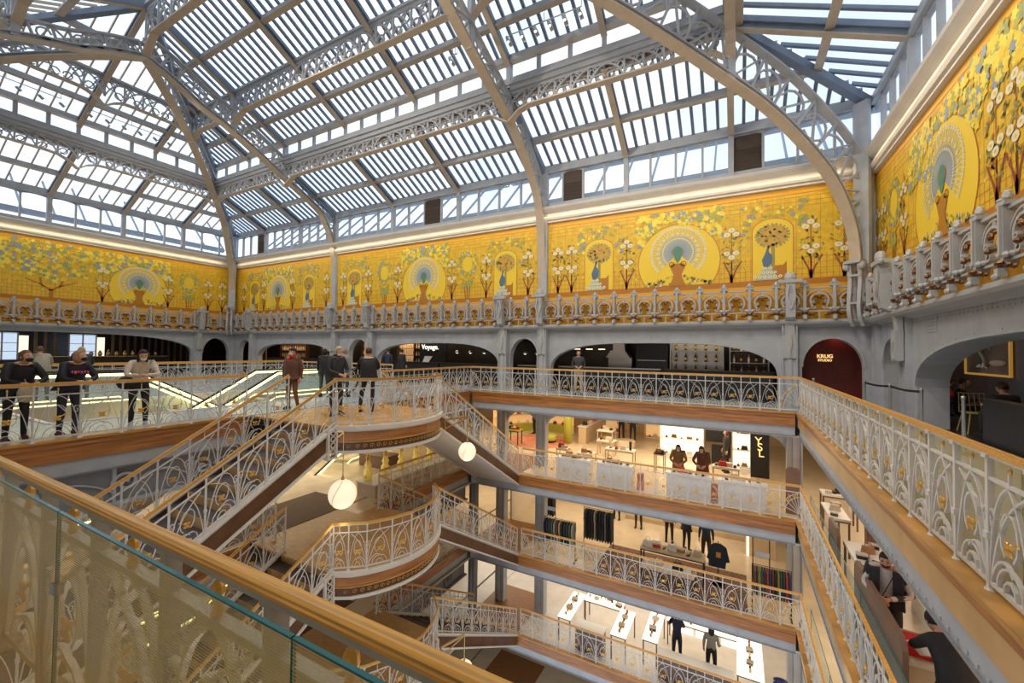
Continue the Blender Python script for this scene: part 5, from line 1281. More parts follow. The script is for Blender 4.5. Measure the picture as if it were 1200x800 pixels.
# --- second level
z = L[1]
person('salesman in black cardigan, white shirt and black mask standing at the display tables', (2.06, 8.55, z), math.radians(160), dict(hd=(0, .10, 1.58), wL=(-.05, .27, 1.08), wR=(.05, .27, 1.08), eL=(-.27, .03, 1.12), eR=(.27, .03, 1.12)), (.55, .50, .46), (.012, .012, .014), hairc=(.012, .01, .01), mask=(.01, .01, .01), tilt=-.3, skin=SKIND, height=1.76,
       extra=lambda r: [m_.build(n_, c_, r, world=False) for m_, n_, c_ in (
           ((lambda m: (m.prism([(-.19, 1.42), (-.075, 1.44), (-.08, .92), (-.21, .90)], lambda x, z_, d: (x, d, z_), .06, .135), m)[-1])(MB()), 'cardigan_front', cmat((.014, .014, .016))),
           ((lambda m: (m.prism([(.19, 1.42), (.075, 1.44), (.08, .92), (.21, .90)], lambda x, z_, d: (x, d, z_), .06, .135), m.tube([(-.175, 0, 1.42), (-.25, .0, 1.12), (-.12, .2, 1.09)], [.082, .066, .045], 8), m.tube([(.175, 0, 1.42), (.25, .0, 1.12), (.12, .2, 1.09)], [.082, .066, .045], 8), m.box(-.19, -.14, .92, .19, -.08, 1.44), m)[-1])(MB()), 'cardigan', cmat((.014, .014, .016))),
           ((lambda m: (m.tube([(-.1, .13, 1.42), (.06, .15, 1.0), (.1, .15, .86)], .008, 4), m.box(.03, .13, .72, .17, .18, .90), m)[-1])(MB()), 'pouch', BLACK))])
def papers(r):
    m = MB(); m.box(-.14, .42, 1.00, .10, .70, 1.01); m.build('white_sheets', WHITE, r, world=False)
person('person in black coat and trousers bending forward with white sheets at lower right', (2.27, 6.75, z), math.radians(14), dict(sp=(0, .06, 1.12), ch=(0, .18, 1.28), nk=(0, .30, 1.36), hd=(0, .42, 1.44), sL=(-.18, .2, 1.34), sR=(.18, .2, 1.34), eL=(-.22, .42, 1.12), eR=(.22, .42, 1.12), wL=(-.10, .60, 1.05), wR=(.08, .60, 1.05)), (.012, .012, .014), (.014, .014, .016), hairc=(.012, .01, .01), height=1.74, thick=1.1, coat=((.012, .012, .014), .2), tilt=-.4, extra=papers)
person('woman in tan coat with dark hair and white mask looking down at the counter', (-1.80, 15.75, z), math.radians(185), dict(LEAN, wL=(-.12, .36, 1.0), wR=(.12, .36, 1.0)), (.24, .12, .035), (.02, .02, .02), hairc=(.03, .015, .01), hair='long', mask=(.8, .8, .8), tilt=-.35, coat=((.24, .12, .035), .7), height=1.66)
person('woman in reddish-brown coat with long dark hair beside the tan coat at the counter', (-1.02, 15.75, z), math.radians(175), dict(LEAN, wL=(-.12, .36, 1.0), wR=(.12, .36, 1.0)), (.14, .045, .02), (.02, .02, .02), hairc=(.03, .012, .01), hair='long', tilt=-.5, coat=((.14, .045, .02), .7))
person('woman in long black coat walking near the white shelves', (-.35, 18.9, z), math.radians(110), None, (.02, .018, .02), (.02, .02, .02), hairc=(.12, .05, .03), hair='long', coat=((.02, .018, .02), .7))
person('assistant in black uniform in front of the curved green shelves', (-10.3, 21.9, z), math.radians(100), None, (.012, .012, .014), (.012, .012, .014), hairc=(.02, .015, .01))
for k, (x, y, t, lab) in enumerate(((-5.6, 23.2, (.75, .62, .52), 'person in pale top and black trousers at the back of the shoe hall'), (-4.9, 22.8, (.02, .02, .02), 'person in black partly hidden by the wooden pillar in the shoe hall'))):
    person(lab, (x, y, z), 0, None, t, (.015, .015, .015), hairc=(.05, .03, .02))
# --- clothing level
z = L[2]
person('shopper in khaki jacket and black trousers, back turned, on the clothing floor', (-2.45, 18.4, z), 0, None, (.36, .28, .14), (.012, .012, .014), hairc=(.1, .06, .03), coat=((.36, .28, .14), .15))
person('shopper in black with dark hair beside the khaki jacket on the clothing floor', (-1.75, 18.0, z), math.radians(-30), dict(wR=(.2, .3, 1.15)), (.012, .012, .014), (.012, .012, .014), hairc=(.02, .01, .01), thick=1.1, coat=((.012, .012, .014), .3))
def mannequin(label, x, y, z_, t, l_, h=(.75, .6, .45)): person(label, (x, y, z_), math.radians(180), None, t, l_, hairc=h, skin=BEIGE, cat='mannequin')
mannequin('mannequin in white top and black skirt near the illuminated niche', -4.95, 19.7, z, (.7, .65, .6), (.02, .02, .02)); mannequin('mannequin in dark outfit between the niches', -3.85, 19.2, z, (.03, .02, .02), (.03, .02, .02))
mannequin('mannequin in navy jacket and straw hat at the display table', -1.0, 17.3, z, (.02, .05, .09), (.08, .04, .02))
# --- perfume level
z = L[3]
person('man in navy suit bending over the bright perfume counter', (-1.85, 15.9, z), math.radians(10), dict(LEAN, wL=(-.2, .3, 1.2)), (.015, .015, .05), (.012, .012, .03), hairc=(.02, .015, .01))
person('woman with long dark hair, grey top and black trousers at the perfume counter', (-.75, 15.75, z), 0, dict(wR=(.25, .25, 1.0)), (.30, .28, .24), (.012, .012, .014), hairc=(.015, .01, .01), hair='long')
# ================================================================ back walls of the shops
mb = MB(); mb.box(-36, 25.5, -12.3, 14, 25.7, -.74); struct('wall_shop_back', mb, BEIGE)
mb = MB(); mb.box(8.2, -3, -12.3, 8.4, 25.5, -.74); struct('wall_shop_right', mb, PLAST)
mb = MB(); mb.box(-36, -3, -12.3, -35.8, 25.5, -.74); struct('wall_shop_left', mb, PLAST)
# top-floor back rooms behind the arches
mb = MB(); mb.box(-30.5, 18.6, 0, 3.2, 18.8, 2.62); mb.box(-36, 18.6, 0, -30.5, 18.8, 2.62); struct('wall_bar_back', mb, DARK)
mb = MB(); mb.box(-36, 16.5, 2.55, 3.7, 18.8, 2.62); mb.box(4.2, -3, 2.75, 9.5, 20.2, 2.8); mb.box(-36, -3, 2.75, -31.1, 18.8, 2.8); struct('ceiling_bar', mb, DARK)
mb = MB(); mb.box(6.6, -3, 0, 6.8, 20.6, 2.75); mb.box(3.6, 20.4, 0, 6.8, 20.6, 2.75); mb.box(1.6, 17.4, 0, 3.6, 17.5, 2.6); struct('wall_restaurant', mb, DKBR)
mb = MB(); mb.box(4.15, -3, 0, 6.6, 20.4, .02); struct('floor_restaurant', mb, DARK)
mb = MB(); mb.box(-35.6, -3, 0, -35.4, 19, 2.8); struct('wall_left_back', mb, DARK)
def text(name, s, loc, rot, size, m, label, ext=.01, cat='sign', bold=False):
    c = bpy.data.curves.new(name, 'FONT'); c.body = s; c.size = size; c.extrude = ext; c.align_x = 'CENTER'
    if bold: c.offset = size*.025
    c.materials.append(m); o = bpy.data.objects.new(name, c); COL.objects.link(o)
    me = bpy.data.meshes.new_from_object(o.evaluated_get(bpy.context.evaluated_depsgraph_get())); bpy.data.objects.remove(o)
    o = bpy.data.objects.new(name, me); COL.objects.link(o); o.location = loc; o.rotation_euler = rot
    tag(o, label, cat); return o
SGN = mat('sign_gold', (.95, .62, .25), .4, emit=1.0); SGW = mat('sign_white', (1, .93, .82), .4, emit=1.4)
# red perforated wall with the gold sign
REDW = mat('dark_red_perforated_panel', (.10, .010, .006), .4, 0, .5, 60, bump=.4)
r = E('perforated_wall', 'dark red perforated wall panel behind the gold sign in the right arch', 'wall panel', (2.6, 17.0, 0)); m = MB(); m.box(1.75, 17.0, 0, 3.55, 17.08, 2.5); m.build('panel', REDW, r)
m = MB()
for i in range(22):
    for j in range(30): m.box(2.45+i*.045, 16.985, .75+j*.05, 2.475+i*.045, 17.0, .775+j*.05)
m.build('studs', REDW, r)['kind'] = 'stuff'
text('sign', 'KRUG', (2.56, 16.95, 1.575), (math.pi/2, 0, 0), .16, SGN, 'gold letters KRUG on the dark red wall in the right arch', bold=True)
text('sign', 'STUDIO', (2.56, 16.95, 1.46), (math.pi/2, 0, 0), .105, SGN, 'smaller gold letters STUDIO below the upper word in the right arch', bold=True)
text('sign', 'Voyage.', (-14.2, 17.2, 1.72), (math.pi/2, 0, 0), .36, SGW, 'white lettering Voyage. on black board above the bar')
mb = MB(); mb.box(-14.95, 17.25, 0, -13.2, 17.35, 2.1); tag(mb.build('black_board', DARK), 'black board carrying the white Voyage lettering', 'board')
# bar counters
def counter(label, x0, y0, x1, y1, z, h, top, body, over=.04, cat='counter', name='counter'):
    r = E(name, label, cat, ((x0+x1)/2, (y0+y1)/2, z)); m = MB(); m.box(x0, y0, z, x1, y1, z+h-.04); m.build('body', body, r)
    m = MB(); m.box(x0-over, y0-over, z+h-.04, x1+over, y1+over, z+h); m.build('worktop', top, r)
    m = MB(); m.box(x0+.03, y0-.003, z+.0, x1-.03, y0+.0, z+.06); m.build('plinth', body, r); return r
for x0, x1, lab in ((-16.8, -13.3, 'bar below the bottle shelves left of the sign'), (-13.2, -9.6, 'bar under hanging lamps right of the sign'), (-8.7, -7.5, 'kitchen counter in the narrow arch'), (-6.7, -2.6, 'long kitchen counter in the wide arch'), (-2.4, 1.1, 'bottle bar counter in the wide arch'), (-27.6, -20.8, 'bar in the left wide arch')):
    counter('black %s' % lab, x0, 16.75, x1, 17.1, 0, 1.05, STEEL if 'kitchen' in lab else DARK, BLACK)
# bottles: one mesh per kind, copied
def bottle_proto(name, glass, labelm, capm, label, group, h=.30, r=.037):
    root = E(name, label, 'bottle', (0, 0, -50), 0, group)
    m = MB(); m.lathe([(r*.95, 0), (r, .01), (r, h*.58), (r*.6, h*.70), (r*.36, h*.78), (r*.34, h*.93)], (0, 0, 0), 8); m.build('glass_body', glass, root, world=False, smooth=True)
    m = MB(); m.lathe([(r*1.03, h*.2), (r*1.03, h*.48)], (0, 0, 0), 8); m.build('label_band', labelm, root, world=False)
    m = MB(); m.lathe([(r*.40, h*.90), (r*.42, h), (r*.2, h*1.01)], (0, 0, 0), 8); m.build('cap', capm, root, world=False); return root
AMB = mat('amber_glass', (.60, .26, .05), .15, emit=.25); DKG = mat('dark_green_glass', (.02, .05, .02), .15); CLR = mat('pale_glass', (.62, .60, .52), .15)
def shelfunit(label, short, x0, y, x1, z0, levels, dz, back, kinds, step, name='bottle_shelf', cat='shelf', depth=.25, bh=.30, shelfm=DKBR):
    r = E(name, label, cat, ((x0+x1)/2, y, z0)); m = MB(); m.box(x0, y+depth, z0-.05, x1, y+depth+.03, z0+dz*levels+.05); m.build('back_panel', back, r)
    for k in range(levels): m = MB(); m.box(x0, y, z0+dz*k-.02, x1, y+depth, z0+dz*k); m.build('shelf', shelfm, r)
    m = MB(); m.box(x0-.03, y, 0, x0, y+depth, z0+dz*levels+.05); m.box(x1, y, 0, x1+.03, y+depth, z0+dz*levels+.05); m.build('side_panel', shelfm, r)
    for k in range(levels):
        n = int((x1-x0)/step)
        for q in range(n):
            kd = kinds[(q*7+k*3) % len(kinds)]; c = tree(kd); c.location = (x0+step*(q+.5), y+depth*.5, z0+dz*k+.004); c['label'] = '%s bottle, %s from left, %s tier, %s' % (kd['label'].split()[0], ORD[min(q, 16)], ('lowest', 'second', 'third', 'top')[k], short)
protos = []
def mk(*a, **k): p = bottle_proto(*a, **k); protos.append(p); return p
b1 = mk('bottle', AMB, MOULD, BLACK, 'amber liquor bottle among others on the lit shelves behind the arches', 'amber bottles on the bar shelves')
b2 = mk('bottle', CLR, MOULD, GOLD, 'pale bottle among others on the lit shelves behind the arches', 'pale bottles on the bar shelves')
b3 = mk('bottle', DKG, GOLD, GOLD, 'dark champagne bottle with gold neck on the racks of the right bar', 'champagne bottles on the right bar racks', h=.34, r=.045)
WARMB = mat('lit_shelf_back', (.80, .50, .22), .6, emit=.5)
shelfunit('back-lit bottle shelf left of the Voyage sign', 'back-lit shelf left of Voyage sign', -16.95, 17.7, -15.75, .95, 3, .40, WARMB, [b1, b2, b1], .16)
shelfunit('second back-lit bottle shelf nearer the Voyage sign', 'dark shelf touching Voyage board', -15.65, 17.6, -15.05, .95, 3, .40, DKBR, [b2, b1], .16)
shelfunit('bottle shelf in the narrow arch behind the blond person', 'narrow arch behind blond person', -19.1, 17.0, -17.7, .6, 4, .38, WARMB, [b1, b2], .18)
shelfunit('left bottle shelf in the wide arch behind the woman with red scarf', 'left shelf behind red scarf', -27.0, 17.2, -24.4, .7, 3, .42, DKBR, [b1, b2, b1], .19)
shelfunit('right bottle shelf in the wide arch behind the woman with red scarf', 'right shelf behind red scarf', -22.9, 17.2, -20.7, .7, 3, .42, DKBR, [b1, b1, b2], .19)
shelfunit('bottle shelf in the far left narrow arch', 'far left narrow arch', -30.0, 17.0, -28.7, .6, 4, .38, WARMB, [b1], .2)
shelfunit('champagne rack at right of the kitchen, gold-necked bottles', 'steel rack right of kitchen', -2.3, 17.5, -.45, .9, 3, .44, STEEL, [b3], .36, shelfm=STEEL)
shelfunit('champagne rack at the right end of the bar', 'rack at right end of bar', -.2, 17.5, 1.0, .9, 3, .44, DKBR, [b3, b2], .24, shelfm=STEEL)
# posters / screen behind champagne
m = MB(); m.box(-2.3, 17.9, 1.35, -1.0, 17.93, 1.95); tag(m.build('wall_picture', mat('colourful_print', (.25, .10, .30), .5, 0, .9, 14, col2=(.75, .45, .5))), 'colourful print on the wall behind the champagne bottles', 'picture')
# kitchen shelf, hood and lamps
r = E('extractor_hood', 'steel kitchen hood over the counter in the wide arch', 'hood', (-4.4, 17.6, 1.1)); m = MB(); m.prism([(-4.9, 1.45), (-3.9, 1.45), (-4.1, 1.75), (-4.7, 1.75)], lambda x, z_, d: (x, d, z_), 17.5, 18.1); m.build('hood', STEEL, r); m = MB(); m.box(-4.65, 17.7, 1.75, -4.15, 18.0, 2.5); m.build('duct', STEEL, r); m = MB(); m.box(-4.9, 17.9, .95, -3.9, 18.1, 1.45); m.build('splash_panel', STEEL, r)
for k in range(3):
    r = E('work_lamp', 'small bright work lamp above the long kitchen counter, %s from left' % ORD[k], 'lamp', (-6.2+.55*k, 17.5, 1.78), 0, 'work lamps of the long kitchen'); m = MB(); m.box(-6.2+.55*k, 17.49, 1.81, -6.18+.55*k, 17.51, 2.56); m.build('rod', BLACK, r); m = MB(); m.box(-6.32+.55*k, 17.45, 1.78, -6.05+.55*k, 17.55, 1.81); m.build('diffuser', LAMPW, r)
for k in range(4):
    r = E('fridge', 'black fridge cabinet between kitchen and champagne rack', 'fridge', (-3.0, 17.3, 0)) if k == 0 else None
    if k == 0:
        m = MB(); m.box(-3.6, 17.3, 0, -2.4, 17.9, 2.3); m.build('body', BLACK, r); m = MB(); m.box(-3.55, 17.28, 1.35, -2.45, 17.3, 1.38); m.build('handle', STEEL, r); m = MB(); m.box(-3.55, 17.285, .2, -2.45, 17.3, 1.3); m.build('door', BLACK, r)
def pendant(label, x, y, z, group=None):
    r = E('pendant_lamp', label, 'lamp', (x, y, z), 0, group); m = MB(); m.lathe([(.11, 0), (.09, .07), (.03, .12)], (x, y, z), 10); m.build('shade', STEEL, r, smooth=True); m = MB(); m.ball((x, y, z+.01), .06, .06, .04, 8, 5); m.build('bulb', LAMPW, r); m = MB(); m.tube([(x, y, z+.12), (x, y, 2.55)], .006, 4); m.build('cord', BLACK, r)
for k in range(3): pendant('dome pendant lamp over the bar right of the Voyage sign, %s from left' % ORD[k], -12.3+.8*k, 17.0, 1.55, 'pendant lamps right of the Voyage sign')
for k in range(2): pendant('dome pendant lamp in the narrow kitchen arch, %s one' % ('left', 'right')[k], -8.5+.6*k, 17.0, 1.55, 'pendant lamps in the narrow arch')
# open laptop-like menu board on the rail side
m = MB(); m.prism([(-14.4, 1.05), (-14.0, 1.05), (-13.75, 1.36), (-14.25, 1.36)], lambda x, z_, d: (x, d, z_), 16.85, 16.87); tag(m.build('menu_sheet', WHITE), 'white tilted sheet standing on the bar left of the black board', 'menu')
# left wall interior: slats, windows
m = sroot('wall_slats')
for k in range(46):
    y = -1+k*.36
    if 5.7 < y < 7.4 or 8.7 < y < 10.7: continue
    b = MB(); b.box(-34.2, y, .1, -34.1, y+.12, 2.6); b.build('slat', BRPAN, m)
for n, (y0, y1) in enumerate(((5.9, 7.0), (8.95, 10.1))):
    r = sroot('window_%d' % (4+n)); b = MB(); b.box(-34.0, y0, .9, -33.96, y1, 2.35); b.build('pane', mat('bright_street_%d' % n, (.55, .68, .85), .5, emit=.9), r)
    for y in (y0, (y0+y1)/2, y1): b = MB(); b.box(-33.97, y-.03, .9, -33.9, y+.03, 2.35); b.build('mullion', IRON, r)
    for z_ in (.9, 1.35, 1.8, 2.32): b = MB(); b.box(-33.97, y0, z_-.015, -33.93, y1, z_+.015); b.build('glazing_bar', IRON, r)
for y in (7.03, 10.13):
    b = MB(); b.box(-34.0, y, 1.0, -33.9, y+.35, 2.2); tag(b.build('wall_light', WHGLOW), 'glowing white wall panel beside the %s window on the left' % ('first' if y < 8 else 'second'), 'light panel')
counter('long bar with brass glow behind the left arcade', -33.2, 8.0, -32.6, 13.2, 0, 1.1, BRASS, DARK)
for k in range(9):
    r = E('bar_jar', 'gilt jar on the bar behind the left arcade, %s from left' % ORD[k], 'jar', (-32.9, 9.6+.38*k, 1.1), 0, 'gilt jars on the left bar'); b = MB(); b.lathe([(.07, 0), (.11, .1), (.08, .22), (.03, .28+.05*(k % 3))], (-32.9, 9.6+.38*k, 1.1), 8); b.build('jar', BRASS, r, smooth=True)
# far railings and escalators on the top floor at left
balustrade('long white balustrade with oak rail far behind the escalators', [(-21.9, 1.0, 0), (-21.9, 15.3, 0)], pl=.7)
balustrade('second pale balustrade in front of the far one at the left', [(-20.6, 1.0, 0), (-20.6, 13.6, 0)], pl=.7, bars=RAILW)
balustrade('short white balustrade closing the escalator well at right', [(-20.6, 13.6, 0), (-13.6, 13.9, 0)], pl=.7)
def escalator(label, x0, y0, z0, x1, y1, z1, w=1.2):
    r = E('escalator', label, 'escalator', (x0, y0, z0)); a, b = Vector((x0, y0, z0)), Vector((x1, y1, z1)); d = (b-a); h = Vector((d.x, d.y, 0)).normalized(); n = Vector((-h.y, h.x, 0))
    for s in (0, 1):
        o = n*(w*s)
        P = [a-h*2.8+o, a+o, b+o, b+h*1.2+o]
        m = MB(); m.sweep([p+Vector((0, 0, .93)) for p in P], .07, .05); m.tube([P[0]+Vector((0, 0, .93))]+[P[0]+Vector((0, 0, .48))-h*(.44*math.sin(math.radians(t)))+Vector((0, 0, .45*math.cos(math.radians(t)))) for t in range(20, 181, 20)], .035, 6); m.build('moving_handrail', BLACK, r)
        m = MB(); m.sweep([p+Vector((0, 0, .865)) for p in P], .075, .07); m.sweep([p+Vector((0, 0, .12)) for p in P], .03, .03); m.build('light_strip', YGLOW, r)
        m = MB()
        for p, q in zip(P[:-1], P[1:]): m.q([p+Vector((0, 0, .12)), q+Vector((0, 0, .12)), q+Vector((0, 0, .9)), p+Vector((0, 0, .9))])
        m.build('glass_side', GLASSG, r)
        m = MB(); m.sweep([p+Vector((0, 0, -.15)) for p in P], .10, .5); m.build('truss_cladding', STEEL, r)
    N = max(3, int(d.length/.4))
    for k in range(N):
        p = a.lerp(b, k/N)+n*(w*.06); q = p+n*(w*.88); m = MB(); m.bar(p+h*.2+Vector((0, 0, -.02)), q+h*.2+Vector((0, 0, -.02)), .38, .12); m.build('step', STEEL, r)
    return r
escalator('escalator with yellow light strips descending away from the visitor with the phone', -15.7, 5.6, 0, -15.7, 10.0, -2.5)
escalator('escalator with yellow light strips beside the woman with red scarf', -14.2, 8.2, 0, -14.2, 3.9, -2.45)
m = MB(); m.box(-17.3, 10.8, .0, -12.7, 10.83, .9); tag(m.build('glass_parapet', GLASSG), 'clear glass parapet around the escalator well', 'glass parapet')
for k, (y, zz) in enumerate(((3.5, 0), (6.5, 0), (9.5, 0))):
    b = MB(); b.box(-20.2, y, 2.70, -20.0, y+2.0, 2.74)
# stanchions on the right gallery
sx = [(4.1-.22, 17.1), (3.55, 15.7), (3.45, 13.9), (3.45, 12.35), (3.42, 9.9)]
for k, (x, y) in enumerate([(1.95, 14.7), (3.09, 14.65), (3.29, 13.32), (3.40, 11.73), (3.44, 10.02)]):
    r = E('stanchion', ['steel queue post in front of the dark red arch, left one', 'steel queue post in front of the dark red arch, right one', 'steel queue post before the narrow arch pilaster', 'steel queue post at the edge of the restaurant arch', 'large steel queue post in front of the restaurant chairs'][k], 'queue post', (x, y, 0))
    m = MB(); m.lathe([(.16, 0), (.16, .015), (.03, .03)], (x, y, 0), 14); m.build('foot', STEEL, r); m = MB(); m.lathe([(.028, .02), (.028, .93), (.034, .94), (.034, .99), (.01, 1.0)], (x, y, 0), 12); m.build('pole', STEEL, r, smooth=True)
for (x0, y0), (x1, y1), nm in (((3.09, 14.65), (3.29, 13.32), 'far'), ((3.29, 13.32), (3.40, 11.73), 'near')):
    m = MB(); m.sweep([Vector((x0, y0, .93)).lerp(Vector((x1, y1, .93)), t/6)+Vector((0, 0, -.03*math.sin(math.pi*t/6))) for t in range(7)], .006, .05); tag(m.build('queue_belt', BLACK), 'black queue belt between the %s pair of posts' % nm, 'belt')
# restaurant furniture
r = E('picture', 'framed picture of a curved horn and pale flowers in warm light on the restaurant wall', 'picture', (6.55, 17.6, 1.6))
FX = 7.93; y0, y1, z0, z1 = 16.0, 13.75+.0, 0, 0
def picplane(x, ya, yb, za, zb):
    m = MB(); m.box(x-.02, ya, za, x, yb, zb); m.build('canvas', mat('picture_ground', (.02, .012, .008), .6, 0, .8, .7, col2=(.30, .16, .06)), r)
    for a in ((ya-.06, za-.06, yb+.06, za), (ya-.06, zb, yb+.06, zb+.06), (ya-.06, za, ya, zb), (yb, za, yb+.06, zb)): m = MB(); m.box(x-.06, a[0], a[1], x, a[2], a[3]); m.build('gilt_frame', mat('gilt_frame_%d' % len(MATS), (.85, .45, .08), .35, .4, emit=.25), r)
    cy_, cz_ = (ya+yb)/2, (za+zb)/2; w = yb-ya; hh = zb-za; x -= .03
    m = MB(); m.tube([(x, cy_+w*a, cz_+hh*b) for a, b in ((-.05, -.22), (.03, .0), (.12, .2), (.10, .36), (.0, .40), (-.08, .30), (-.12, .2))], [.09, .07, .06, .05, .04, .03, .015], 7); m.build('painted_horn', mat('horn_grey', (.42, .34, .24), .4), r, smooth=True)
    m = MB()
    for a, b, q in ((.17, -.26, .08), (.10, -.28, .07), (.04, -.25, .07), (.08, -.2, .06), (.0, -.3, .05), (.22, -.28, .05)): m.ball((x, cy_+w*a, cz_+hh*b), .015, q*1.1, q*.7, 8, 5)
    m.build('painted_flowers', mat('flower_pink', (.85, .70, .58), .6), r, smooth=True); m = MB(); m.ball((x, cy_-w*.24, cz_-hh*.15), .02, w*.20, hh*.10, 10, 5); m.build('painted_vase', mat('vase_warm', (.70, .50, .28), .5), r, smooth=True)
P0 = (7.95,)
picplane(7.98, 14.6+.0, 14.6+2.6*1.0, 1.10, 2.25) if 0 else picplane(7.98, 20.1-.3, 22.9-.3, 1.0, 2.2) if 0 else None
def place_picture():
    # picture stands on the restaurant's end wall (x = 8)
    picplane(6.58, 16.4, 18.85, 1.17, 2.09)
place_picture()
for k, (x, y, lab) in enumerate(((5.25, 13.0, 'dark restaurant table between the two diners'), (5.2, 10.2, 'dark restaurant table in the foreground at right'))):
    r = E('dining_table', lab, 'table', (x, y, 0)); m = MB(); m.box(x-.4, y-.6, .68, x+.4, y+.6, .72); m.build('tabletop', DKBR, r); m = MB(); m.lathe([(.25, 0), (.25, .02), (.04, .04), (.04, .72)], (x, y, 0), 10); m.build('pedestal', BLACK, r)
    m = MB(); m.lathe([(.035, .76), (.04, .9)], (x-.1, y+.2, 0), 8); tag(m.build('tumbler', CLR), 'glass tumbler on the %s' % lab, 'glass')
r = E('wire_chair', 'yellow wire chair on thin legs behind the queue post', 'chair', (4.6, 12.75, 0)); m = MB()
x, y = 4.6, 12.75
for k in range(6): m.tube([(x-.22+.09*k, y-.22, .46), (x-.22+.09*k, y+.22, .44)], .006, 4); m.tube([(x-.22, y-.22+.09*k, .46), (x+.22, y-.22+.09*k, .45)], .006, 4)
WIRE = mat('yellow_wire', (.75, .62, .22), .35, .4)
m.build('wire_seat', WIRE, r); m = MB()
for k in range(6): m.tube([(x-.22+.09*k, y+.22, .45), (x-.2+.08*k, y+.30, .86)], .006, 4)
m.tube([(x-.22, y+.24, .6), (x+.22, y+.24, .6)], .006, 4); m.tube([(x-.22, y+.30, .86), (x+.22, y+.30, .86)], .009, 4); m.build('wire_backrest', WIRE, r)
for a, b in ((-1, -1), (1, -1), (1, 1), (-1, 1)): m = MB(); m.tube([(x+.18*a, y+.18*b, .44), (x+.25*a, y+.25*b, 0)], .011, 5); m.build('leg', WIRE, r)
m = MB(); m.box(4.25, 6.0, 0, 4.5, 11.6, .85); m.box(4.5, 6.0, .0, 4.9, 11.6, .42); tag(m.build('banquette', DARK), 'black banquette in the restaurant foreground at the right edge', 'bench')
# ================================================================ shop furniture
def table(label, x0, y0, x1, y1, z, h, top=WHITE, leg=STEEL, glow=False, name='display_table', cat='table', rz=0):
    cx, cy_ = (x0+x1)/2, (y0+y1)/2; r = E(name, label, cat, (cx, cy_, z), rz); w, d = (x1-x0)/2, (y1-y0)/2
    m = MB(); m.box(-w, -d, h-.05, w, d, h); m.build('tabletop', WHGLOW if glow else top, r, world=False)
    m = MB(); m.box(-w, -d, h-.09, w, -d+.03, h-.05); m.box(-w, d-.03, h-.09, w, d, h-.05); m.build('apron', leg, r, world=False)
    for a in (-1, 1):
        for b in (-1, 1): m = MB(); m.box(a*(w-.03)-.02, b*(d-.03)-.02, 0, a*(w-.03)+.02, b*(d-.03)+.02, h-.05); m.build('leg', leg, r, world=False)
    return r
def goods(n, x0, y0, x1, y1, z, where, kinds=('bag', 'shoe', 'box'), seed=0, big=1.0):
    rnd = random.Random(seed); cols = [('black', (.015, .015, .015)), ('white', (.75, .72, .66)), ('red', (.5, .03, .02)), ('tan', (.40, .20, .08)), ('brown', (.12, .06, .03)), ('cream', (.65, .55, .40))]
    for k in range(n):
        x = x0+(x1-x0)*(k+.5)/n; y = y0+(y1-y0)*(k+.5)/n if abs(y1-y0) > .6 else rnd.uniform(y0, y1)
        kd = kinds[k % len(kinds)]; cn, c = cols[rnd.randrange(len(cols))]; s = big*rnd.uniform(.85, 1.2)
        ordn = ('first', 'second', 'third', 'fourth', 'fifth', 'sixth', 'seventh', 'eighth', 'ninth', 'tenth', 'eleventh', 'twelfth')[min(k, 11)]
        r = E({'bag': 'handbag', 'shoe': 'shoe', 'box': 'gift_box', 'boot': 'ankle_boot', 'flask': 'perfume_bottle'}[kd], '%s %s, %s from the left %s' % (cn, {'bag': 'handbag', 'shoe': 'shoe', 'box': 'box', 'boot': 'ankle boot', 'flask': 'perfume bottle'}[kd], ordn, where), {'bag': 'bag', 'shoe': 'shoe', 'box': 'box', 'boot': 'boot', 'flask': 'bottle'}[kd], (x, y, z+.004), rnd.uniform(-.3, .3)); cm = cmat(c, .4)
        m = MB()
        if kd == 'bag':
            m.prism([(-.13*s, 0), (.13*s, 0), (.10*s, .16*s), (-.10*s, .16*s)], lambda a, b, d: (a, d, b), -.05*s, .05*s); m.build('body', cm, r, world=False); m = MB(); m.tube([(a, 0, b) for a, b in arc(0, .16*s, .07*s, 0, 180, 8, .10*s)], .008, 5); m.build('handle', cm, r, world=False)
        elif kd == 'shoe':
            m.tube([(0, -.11*s, .06*s), (0, -.04*s, .05*s), (0, .05*s, .03*s), (0, .13*s, .02*s)], [.035*s, .04*s, .04*s, .02*s], 7); m.build('upper', cm, r, world=False, smooth=True); m = MB(); m.box(-.035*s, -.13*s, 0, .035*s, .13*s, .012); m.build('sole', BLACK, r, world=False)
        elif kd == 'boot':
            m.tube([(0, -.02, .34*s), (0, -.02, .12*s), (0, 0, .05*s), (0, .12*s, .03*s)], [.06*s, .045*s, .05*s, .03*s], 8); m.build('shaft', cm, r, world=False, smooth=True); m = MB(); m.box(-.04*s, -.07*s, 0, .04*s, .15*s, .015); m.build('sole', BLACK, r, world=False)
        elif kd == 'flask':
            m.box(-.03*s, -.02*s, 0, .03*s, .02*s, .09*s); m.build('glass_body', cm, r, world=False); m = MB(); m.lathe([(.012*s, .09*s), (.012*s, .12*s)], (0, 0, 0), 8); m.build('cap', GOLD, r, world=False)
        else:
            m.box(-.10*s, -.08*s, 0, .10*s, .08*s, .10*s); m.build('carton', cm, r, world=False); m = MB(); m.box(-.105*s, -.085*s, .08*s, .105*s, .085*s, .11*s); m.build('lid', cmat((.6, .55, .48)), r, world=False)
